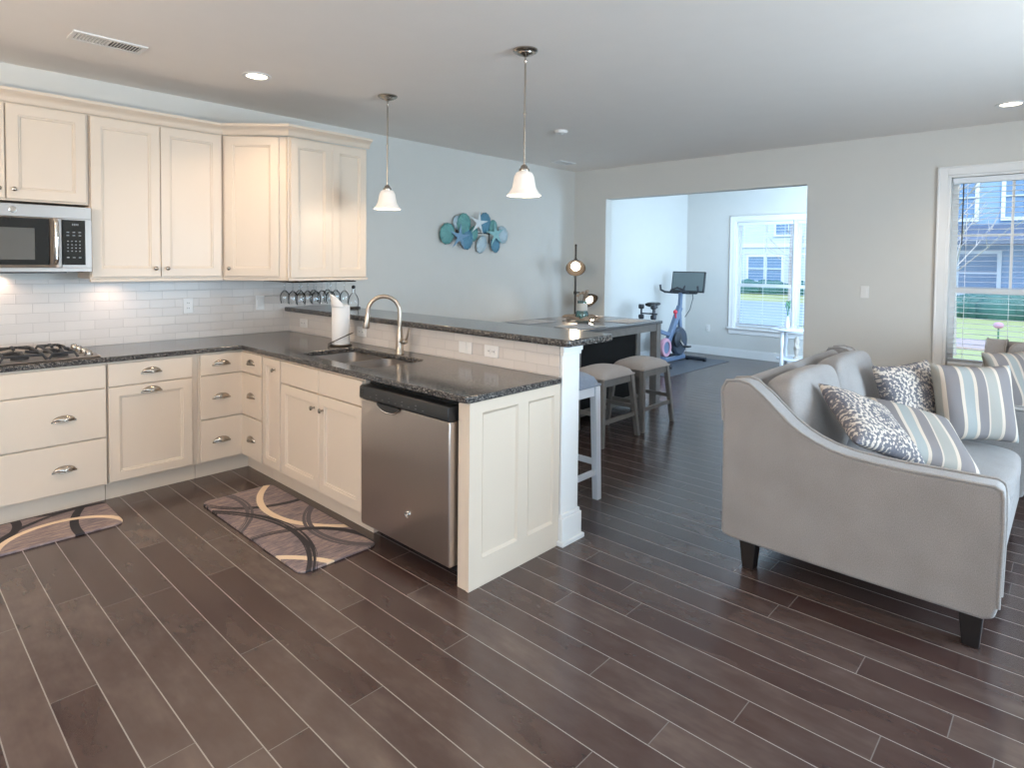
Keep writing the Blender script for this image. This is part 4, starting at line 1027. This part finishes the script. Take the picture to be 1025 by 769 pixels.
# ------------------------------------------------------------------ sofas
def sofa(label):
    r = local_thing('sofa', label, 'sofa'); L = 1.85
    arm = [(-.06, .155), (-.012, .165), (-.008, .74), (0, .90), (-.025, .945), (-.09, .955), (-.14, .945), (-.21, .893), (-.27, .838), (-.33, .785), (-.385, .748), (-.44, .722), (-.51, .698), (-.586, .684), (-.68, .677), (-.776, .675), (-.98, .679), (-1.095, .681), (-1.117, .668), (-1.122, .64), (-1.125, .525), (-1.118, .21), (-1.105, .165), (-1.07, .150), (-.6, .150)]
    for x0, x1 in ((0, .13), (L-.13, L)):
        a = mesh_obj('arm', MB().prism(arm, x0, x1, 'x'), M['sofa'], r, bevel=.014, seg=3, angle=50)
        for xx in (x0+.004, x1-.004): mesh_obj('piping', MB().tube([(xx, y, z+.002) for y, z in arm[2:22]], .0065, 8), M['piping'], a)
    back = [(-.02, .20), (-.012, .74), (-.004, .89), (-.022, .930), (-.055, .942), (-.088, .925), (-.100, .88), (-.135, .70), (-.175, .50), (-.25, .30), (-.25, .20)]
    mesh_obj('back', MB().prism(back, .132, L-.132, 'x'), M['sofa'], r, bevel=.012, seg=3, angle=50)
    mesh_obj('seat_base', MB().box(.132, L-.132, -1.09, -.252, .155, .315), M['sofa'], r, bevel=.015)
    def cushion(name, x0, x1, y0, y1, z0, z1, puff, Mx=None):
        mb = MB(); n = 10; vs = []; 
        def sgn(v): return -1 if v < 0 else 1
        N = 12
        bm = bmesh.new(); bmesh.ops.create_cube(bm, size=2); bmesh.ops.subdivide_edges(bm, edges=bm.edges[:], cuts=8, use_grid_fill=True)
        hx, hy, hz = (x1-x0)/2, (y1-y0)/2, (z1-z0)/2; c = Vector(((x0+x1)/2, (y0+y1)/2, (z0+z1)/2))
        out = []
        for v in bm.verts:
            p = v.co.copy(); e = 7
            nrm = (abs(p.x)**e+abs(p.y)**e+abs(p.z)**e)**(1/e); q = p/nrm if nrm > 0 else p
            bul = Vector((1, 1, 1))
            ty, tz = (puff, puff*.18) if hy < hz else (puff*.2, puff)
            qx = q.x*hx*(1+puff*.06*(1-p.y**2)*(1-p.z**2)); qy = q.y*hy*(1+ty*(1-p.x**2)*(1-p.z**2)); qz = q.z*hz*(1+tz*(1-p.x**2)*(1-p.y**2))
            out.append((c.x+qx, c.y+qy, c.z+qz))
        bm.verts.index_update(); mb.add(out, [[v.index for v in f.verts] for f in bm.faces]); bm.free()
        if Mx: mb.xf(Mx)
        return mesh_obj(name, mb, M['sofa'], r, angle=80, sub=1)
    w = (L-.264)/2
    for k in range(2):
        x0 = .132+k*w
        cushion('seat_cushion', x0+.004, x0+w-.004, -1.100, -.262, .320, .468, .05)
        T = Matrix.Translation((0, -.30, .49)) @ Matrix.Rotation(R(-12), 4, 'X') @ Matrix.Translation((0, .30, -.49))
        cushion('back_cushion', x0+.008, x0+w-.008, -.400, -.225, .486, .965, .28, T)
    for (x, y) in ((.085, -.13), (.085, -1.03), (L-.085, -.13), (L-.085, -1.03)):
        mesh_obj('leg', MB().post((x, y, 0), (x, y, .149), .058, .082), M['legblack'], r, bevel=.004)
    return r
sf = sofa('grey fabric sofa with sloping arm in the foreground, covered with throw pillows')
sf.location = (1.07, -3.72, 0)
sf2 = copy_tree(sf); sf2['label'] = 'grey fabric sofa at the right edge under the window, one striped pillow on it'
sf2.location = (4.44, -4.50, 0); sf2.rotation_euler.z = R(-90)
def pillow(mat, label, c, right, up, s=.46, t=.15, group=None, roll=0):
    n = 18; mb = MB(); vs = []
    for side in (1, -1):
        for i in range(n+1):
            for j in range(n+1):
                u, v = 2*i/n-1, 2*j/n-1
                x = u*(1-.075*(1-v*v)*abs(u))*s/2; y = v*(1-.075*(1-u*u)*abs(v))*s/2
                h = t/2*((1-u**4)*(1-v**4))**.6
                z = h*side+.006*math.sin(u*5+v*3)*(1-u*u)*(1-v*v)
                vs.append((x, y, z))
    m_ = (n+1)**2; fs = []
    for i in range(n):
        for j in range(n):
            a, b_, c_, d_ = i*(n+1)+j, (i+1)*(n+1)+j, (i+1)*(n+1)+j+1, i*(n+1)+j+1
            fs += [(a, b_, c_, d_), (m_+d_, m_+c_, m_+b_, m_+a)]
    mb.add(vs, fs); o = mesh_obj('throw_pillow', mb, mat, angle=80, sub=1)
    rv = Vector(right).normalized(); uv = Vector(up); uv = (uv-rv*uv.dot(rv)).normalized(); nv = rv.cross(uv)
    mx = Matrix((rv, uv, nv)).transposed().to_4x4() @ Matrix.Rotation(R(roll), 4, 'Z'); mx.translation = c; o.matrix_world = mx
    return tag(o, label, 'pillow', group)
pillow(M['medallion'], 'medallion print pillow nearest the camera, leaning by the near sofa arm', (1.478, -4.296, .757), (.772, -.545, -.329), (.632, .594, .498), .43, .12)
pillow(M['stripes'], 'striped pillow nearest the camera, leaning on the near sofa arm', (1.730, -4.462, .674), (.574, -.78, -.249), (.784, .437, .44), .47, .13)
pillow(M['medallion'], 'medallion print pillow behind the upright striped one at the far sofa end', (2.457, -4.30, .732), (.854, -.517, .063), (.116, .307, .944), .45, .14)
pillow(M['stripes'], 'upright striped pillow in front of the far sofa arm', (2.55, -4.60, .735), (.62, -.78, 0), (.20, .10, .97), .47, .16)
pillow(M['stripes'], 'striped pillow on the sofa under the window at the right edge', (3.861, -4.73, .705), (.80, -.60, .024), (.20, .345, .90), .47, .16)

# ------------------------------------------------------------------ kitchen mats
def rug(name, mat, x0, x1, y0, y1, rz, label):
    c = ((x0+x1)/2, (y0+y1)/2, .0005)
    mb = poly_slab(rounded(x0-c[0], x1-c[0], y0-c[1], y1-c[1], .05), [], 0, .012)
    o = mesh_obj('kitchen_mat', mb, [mat], bevel=.004, angle=50); o.location = c; o.rotation_euler.z = R(rz); return tag(o, label, 'mat')
rug('kitchen_mat', M['rug_sink'], -.462, -.012, -2.310, -1.06, 0, 'swirl patterned kitchen mat in front of the sink cabinet')
rug('kitchen_mat', M['rug_stove'], -1.95, -.87, -1.045, -.600, 0, 'swirl patterned kitchen mat in front of the cooktop drawers at the left edge')

# ------------------------------------------------------------------ exercise corner
o = mesh_obj('exercise_mat', MB().box(5.55, 7.50, -1.02, -.08, .0005, .008), M['gymmat'], bevel=.003, base=(6.5, -.5, 0)); tag(o, 'flat grey exercise mat on the sunroom floor under the bike', 'mat')
by = -.43
r = thing('exercise_bike', (6.6, by, .0085), 'blue grey exercise bike with large screen on the grey mat in the sunroom', 'exercise bike')
fr = MB()
fr.bar((6.18, by, .06), (7.12, by, .06), .07, .06)
fr.bar((6.40, by, .06), (6.96, by, .86), .07, .10); fr.bar((7.05, by, .06), (6.94, by, .80), .05, .07)
fr.bar((6.20, by, .08), (6.16, by, .62), .05, .07); fr.bar((6.20, by, .55), (6.80, by, .40), .045, .06)
mesh_obj('frame', fr, M['bikeblue'], r, bevel=.01)
mesh_obj('stabilizer', MB().tube([(7.15, by-.36, .045), (7.15, by+.30, .045)], .030, 12), M['bikedark'], r)
mesh_obj('stabilizer', MB().tube([(6.15, by-.30, .045), (6.15, by+.30, .045)], .030, 12), M['bikedark'], r)
ft = MB()
for x, ys in ((7.15, (by-.34, by-.05, by+.28)), (6.15, (by-.28, by+.28))):
    for y in ys: ft.lathe([(.03, .0088), (.03, .022), (.012, .03)], (x, y, 0), 12)
mesh_obj('leveling_foot', ft, M['black'], r)
fw = mesh_obj('flywheel', MB().lathe([(.0001, by-.055), (.20, by-.055), (.225, by-.03), (.225, by+.02), (.20, by+.035), (.0001, by+.035)], (6.92, 0, .32), 36, 'y'), M['bikesteel'], r)
mesh_obj('belt_cover', MB().lathe([(.0001, by-.095), (.105, by-.095), (.12, by-.085), (.12, by-.058), (.0001, by-.058)], (6.78, 0, .36), 30, 'y'), M['bikedark'], r)
pw = MB().lathe([(.092, by-.165), (.132, by-.165), (.142, by-.145), (.142, by-.125), (.132, by-.105), (.092, by-.105), (.092, by-.165)], (6.27, 0, .29), 30, 'y', caps=False)
pw_o = mesh_obj('side_wheel', MB().lathe([(.0001, by-.14), (.09, by-.15), (.09, by-.115), (.0001, by-.12)], (6.27, 0, .29), 30, 'y'), M['bikeblue'], r); mesh_obj('rim', pw, M['pink'], pw_o)
mesh_obj('axle', MB().tube([(6.27, by-.118, .29), (6.27, by-.02, .29)], .018, 10), M['bikedark'], r)
for s_, a in ((-1, .8), (1, .8+math.pi)):
    e = (6.78+.17*math.cos(a), by+s_*.13, .36+.17*math.sin(a)) if s_ > 0 else (6.78+.15*math.cos(a), by-.11, .36-.15*math.sin(a))
    ck = mesh_obj('crank_arm', MB().bar((6.78, by+s_*.105, .36), (e[0], by+s_*.115, e[2]), .018, .03), M['chrome'], r)
    mesh_obj('pedal', MB().box(e[0]-.05, e[0]+.05, min(by+s_*.128, by+s_*.22), max(by+s_*.128, by+s_*.22), e[2]-.012, e[2]+.012), M['black'], ck, bevel=.004)
mesh_obj('seat_post', MB().tube([(6.17, by, .58), (6.15, by, .88)], .022, 12).bar((6.08, by, .885), (6.24, by, .885), .03, .03), M['bikedark'], r)
sd = MB(); prof = [(-.14, .075, .028), (-.10, .09, .036), (-.02, .075, .036), (.06, .035, .03), (.14, .022, .022), (.17, .012, .012)]
loops = []
for (dx, hw_, hh) in prof: loops.append([(6.16+dx, by+hw_*math.cos(a), .932+hh*math.sin(a)) for a in [2*math.pi*k/14 for k in range(14)]])
sd.add([v for l in loops for v in l], [(i*14+k, i*14+(k+1) % 14, (i+1)*14+(k+1) % 14, (i+1)*14+k) for i in range(5) for k in range(14)]+[tuple(range(14)), tuple(5*14+k for k in range(14))])
mesh_obj('saddle', sd, M['black'], r, angle=60)
mesh_obj('handlebar_post', MB().bar((6.95, by, .78), (6.98, by, 1.08), .045, .06), M['bikeblue'], r)
hbm = MB()
for s_ in (-1, 1): hbm.tube([(6.99, by, 1.08), (6.99, by+s_*.16, 1.08), (6.97, by+s_*.27, 1.085), (6.92, by+s_*.32, 1.12), (6.90, by+s_*.32, 1.20)], .018, 10)
hbm.tube([(6.90, by-.14, 1.09), (6.87, by-.10, 1.13), (6.86, by, 1.165), (6.87, by+.10, 1.13), (6.90, by+.14, 1.09)], .016, 10); hbm.tube([(6.90, by-.14, 1.09), (6.99, by-.14, 1.085)], .014, 8); hbm.tube([(6.90, by+.14, 1.09), (6.99, by+.14, 1.085)], .014, 8)
mesh_obj('handlebar', hbm, M['bikedark'], r)
T = Matrix.Translation((7.10, by-.06, 1.252)) @ Matrix.Rotation(R(-6), 4, 'Z') @ Matrix.Rotation(R(8), 4, 'Y')
sc = mesh_obj('screen', MB().box(-.012, .025, -.295, .295, -.165, .165).xf(T), M['black'], r, bevel=.006)
mesh_obj('display', MB().box(-.0140, -.0125, -.278, .278, -.140, .148).xf(T), M['tvgrey'], sc)
mesh_obj('screen_bracket', MB().tube([(6.99, by, 1.08), (7.08, by, 1.15), (7.118, by-.04, 1.24)], .018, 8), M['bikedark'], r)
mesh_obj('resistance_knob', MB().tube([(6.72, by-.06, .70), (6.70, by-.06, .78)], .014, 10).ball((6.70, by-.06, .795), .034, 14), M['red'], r)
mesh_obj('cable', MB().tube([(7.09, by-.13, 1.16), (7.08, by-.16, 1.0), (7.02, by-.14, .82), (6.98, by-.08, .70)], .007, 6), M['bikedark'], r)
mesh_obj('weight_holder', MB().tube([(6.15, by, .80), (6.02, by, .80)], .012, 8).tube([(6.02, by-.13, .80), (6.02, by+.13, .80)], .010, 8), M['bikedark'], r)
def dumbbell(y, label):
    d = thing('dumbbell', (5.965, y, .83), label, 'dumbbell', 'dumbbells behind the bike saddle')
    mesh_obj('grip', MB().tube([(5.965, y, .79), (5.965, y, .87)], .014, 10), M['bikedark'], d)
    for z in (.755, .905): mesh_obj('weight_head', MB().lathe([(.0001, z-.033), (.034, z-.033), (.042, z-.02), (.042, z+.02), (.034, z+.033), (.0001, z+.033)], (5.965, y, 0), 14), M['bikedark'], d)
dumbbell(by+.10, 'dark dumbbell held behind the bike saddle, left one'); dumbbell(by-.10, 'dark dumbbell held behind the bike saddle, right one')

# ------------------------------------------------------------------ side table in the sunroom
cx, cy = 7.42, -1.98
r = thing('side_table', (cx, cy, 0), 'white round side table with lower shelf under the sunroom window', 'side table')
mesh_obj('tabletop', MB().lathe([(.0001, .578), (.27, .578), (.285, .588), (.285, .598), (.27, .606), (.0001, .606)], (cx, cy, 0), 36), M['whitewood'], r)
mesh_obj('shelf', MB().lathe([(.0001, .15), (.20, .15), (.205, .16), (.20, .17), (.0001, .17)], (cx, cy, 0), 30), M['whitewood'], r)
for k in range(3):
    a = R(160+120*k); x, y = cx+.205*math.cos(a), cy+.205*math.sin(a)
    mesh_obj('leg', MB().lathe([(.022, 0.0005), (.018, .03), (.028, .10), (.026, .2), (.018, .3), (.030, .42), (.022, .50), (.03, .577)], (x, y, 0), 14), M['whitewood'], r)
r = thing('flower_vase', (cx-.02, cy+.06, .607), 'slim pale vase with green stems on the white side table', 'vase')
vx, vy = cx-.02, cy+.06
mesh_obj('tray', MB().lathe([(.11, .6072), (.115, .615), (.105, .618), (.0001, .616)], (vx, vy, 0), 24), M['petal'], r)
mesh_obj('vase', MB().lathe([(.028, .6185), (.036, .66), (.026, .72), (.018, .77), (.024, .785)], (vx, vy, 0), 20), M['petal'], r)
fl = MB(); rnd = random.Random(9)
for k in range(10):
    a = rnd.uniform(0, 6.28); e_ = rnd.uniform(.02, .05); tip = (vx+e_*math.cos(a), vy+e_*math.sin(a), rnd.uniform(.92, 1.02))
    fl.tube([(vx, vy, .70), (vx+e_*.4*math.cos(a), vy+e_*.4*math.sin(a), .85), tip], .003, 5); fl.ball(tip, .022, 8, (.7, .7, 1.3))
mesh_obj('leaves', fl, M['leaf'], r)
r = thing('wood_figurine', (cx-.02, cy-.08, .171), 'pale carved figurine on the lower shelf of the side table', 'figurine')
fg = MB().lathe([(.05, .1712), (.045, .19), (.02, .21), (.03, .27), (.045, .33), (.025, .38), (.04, .43), (.02, .49), (.0001, .5)], (cx-.02, cy-.08, 0), 14)
fg.tube([(cx-.02, cy-.08, .30), (cx-.10, cy-.09, .36), (cx-.11, cy-.09, .42)], [.02, .016, .01], 8)
mesh_obj('carving', fg, M['figure'], r)

# ------------------------------------------------------------------ outside
GZ = -.35
lw = MB(); nx, ny = 40, 50; rnd = random.Random(1)
xa, xb, ya, yb = SX+.5, 62, -40, 40
o = mesh_obj('lawn', MB().add([(X1+.4+(62-X1)*(i/nx), -42+84*(j/ny), GZ) for i in range(nx+1) for j in range(ny+1)], [(i*(ny+1)+j, (i+1)*(ny+1)+j, (i+1)*(ny+1)+j+1, i*(ny+1)+j+1) for i in range(nx) for j in range(ny)]), M['grass'], base=(30, 0, GZ))
tag(o, 'green lawn outside between the windows and the blue house', 'lawn', kind='stuff')
bed = [(15.0, -16), (17.4, -16), (17.0, -8), (17.6, -3), (16.6, 2), (15.2, 4), (14.4, 1), (15.4, -3), (14.6, -8)]
o = mesh_obj('gravel_bed', MB().prism(bed, GZ+.002, GZ+.05, 'z'), M['mulch'], base=(16, -5, GZ)); tag(o, 'curved pinkish gravel bed crossing the lawn outside the right window', 'garden bed', kind='stuff')
r = thing('flower', (17.8, -3.6, GZ), 'pink flower on the lawn beyond the right window', 'flower')
mesh_obj('stem', MB().tube([(17.8, -3.6, GZ), (17.8, -3.6, GZ+.35)], .02, 6), M['leaf'], r); mesh_obj('petals', MB().ball((17.8, -3.6, GZ+.42), .12, 10, (1, 1, .7)), M['pink'], r)
def house(name, label, x, y0, y1, h, wins, door_y, porch, wallmat='siding'):
    r = thing(name, (x+3, (y0+y1)/2, GZ), label, 'house')
    mesh_obj('wall', MB().box(x, x+8, y0, y1, GZ+.002, h), M[wallmat], r)
    rf = MB().prism([(y0-.6, h), ((y0+y1)/2, h+(y1-y0)*.32), (y1+.6, h)], x-.5, x+8.5, 'x'); mesh_obj('roof', rf, M['roof'], r)
    mesh_obj('band', MB().box(x-.08, x-.005, y0, y1, 2.75, 3.0).box(x-.08, x-.005, y0, y0+.25, GZ, 2.75).box(x-.08, x-.005, y1-.25, y1, GZ, 2.75), M['housewhite'], r)
    for (wy, wz, ww, wh) in wins:
        f = MB(); q = x-.09
        f.box(q, x-.004, wy-ww/2-.14, wy-ww/2, wz-.14, wz+wh+.14).box(q, x-.004, wy+ww/2, wy+ww/2+.14, wz-.14, wz+wh+.14).box(q, x-.004, wy-ww/2, wy+ww/2, wz+wh, wz+wh+.14).box(q, x-.004, wy-ww/2, wy+ww/2, wz-.14, wz).box(q, x-.004, wy-.03, wy+.03, wz, wz+wh).box(q, x-.004, wy-ww/2, wy-.03, wz+wh/2-.03, wz+wh/2+.03).box(q, x-.004, wy+.03, wy+ww/2, wz+wh/2-.03, wz+wh/2+.03)
        wf = mesh_obj('window', f, M['housewhite'], r); mesh_obj('pane', MB().box(x-.03, x-.01, wy-ww/2, wy+ww/2, wz, wz+wh), M['houseglass'], wf)
    if porch:
        p0, p1 = porch
        mesh_obj('porch_roof', MB().prism([(x-2.2, 2.45), (x-2.2, 2.6), (x-.09, 3.3), (x-.09, 2.45)], p0, p1, 'y'), M['roof'], r)
        for y in (p0+.2, (p0+p1)/2, p1-.2): mesh_obj('porch_column', MB().box(x-2.1, x-1.85, y-.12, y+.12, GZ, 2.45), M['housewhite'], r)
        mesh_obj('porch_floor', MB().box(x-2.3, x-.01, p0, p1, GZ, GZ+.35), M['housewhite'], r)
    mesh_obj('door', MB().box(x-.08, x-.006, door_y-.5, door_y+.5, GZ+.36, 2.2), M['housewhite'], r)
house('house', 'blue two-storey house with white windows seen through the right window', 30, -12, 3.0, 6.0,
      [(-1.0, 3.6, 1.6, 1.7), (-3.6, 3.6, 1.6, 1.7), (-8.5, 3.6, 1.6, 1.7), (-1.3, .5, 2.6, 1.6), (-5.4, .5, 2.0, 1.6)], -9, (-11.5, 2.6))
house('house', 'pale house with white trim seen through the sunroom window', 40, 5, 22, 6.0, [(9, 3.6, 1.6, 1.7), (14, 3.6, 1.6, 1.7), (10.5, .5, 2.2, 1.6), (16, .5, 1.8, 1.6)], 13.5, None, 'palewall')
struct('shaded_ground', MB().box(SX+1.2, 30, 1.2, 14, GZ+.002, GZ+.03), M['shade_ground'])  # slab for the shaded area outside, its shade put into the colour
def hedge(x, y0, y1, label):
    mb = MB(); rnd = random.Random(int(x*7+y0)); y = y0
    while y < y1:
        mb.ball((x+rnd.uniform(-.3, .3), y, GZ+.35), rnd.uniform(.45, .65), 10, (1, 1, rnd.uniform(.8, 1.1))); y += .45
    o = mesh_obj('hedge', mb, M['hedge'], base=(x, (y0+y1)/2, GZ)); tag(o, label, 'hedge')
hedge(26.5, -11, 2.4, 'low dark hedge in front of the blue house outside the right window'); hedge(38.5, 6, 21, 'dark hedge in front of the house outside the sunroom window')
def bare_tree(x, y, h, label, seed):
    r = thing('bare_tree', (x, y, GZ), label, 'tree'); rnd = random.Random(seed); tr = MB(); br = MB()
    tr.tube([(x, y, GZ), (x+.05, y+.03, GZ+h*.4), (x, y, GZ+h*.95)], [.09, .07, .02], 8); mesh_obj('trunk', tr, M['bark'], r)
    for k in range(24):
        z = GZ+h*rnd.uniform(.3, .95); a = rnd.uniform(0, 6.28); l = (1.1-(z-GZ)/h)*h*.55+.2
        p = Vector((x, y, z)); d = Vector((math.cos(a), math.sin(a), .75)).normalized()*l
        br.tube([p, p+d*.5, p+d+Vector((0, 0, .1))], [.013, .009, .004], 5)
        for q in range(3):
            s_ = p+d*rnd.uniform(.3, .9); d2 = Vector((math.cos(a+rnd.uniform(-1, 1)), math.sin(a+rnd.uniform(-1, 1)), rnd.uniform(.4, 1))).normalized()*l*.35
            br.tube([s_, s_+d2], [.010, .004], 4)
    mesh_obj('branches', br, M['bark'], r)
bare_tree(14.0, -3.1, 4.2, 'small pale bare tree on the lawn outside the right window', 4)
bare_tree(32.0, 6.2, 5.0, 'pale bare tree on the lawn outside the sunroom window', 8)
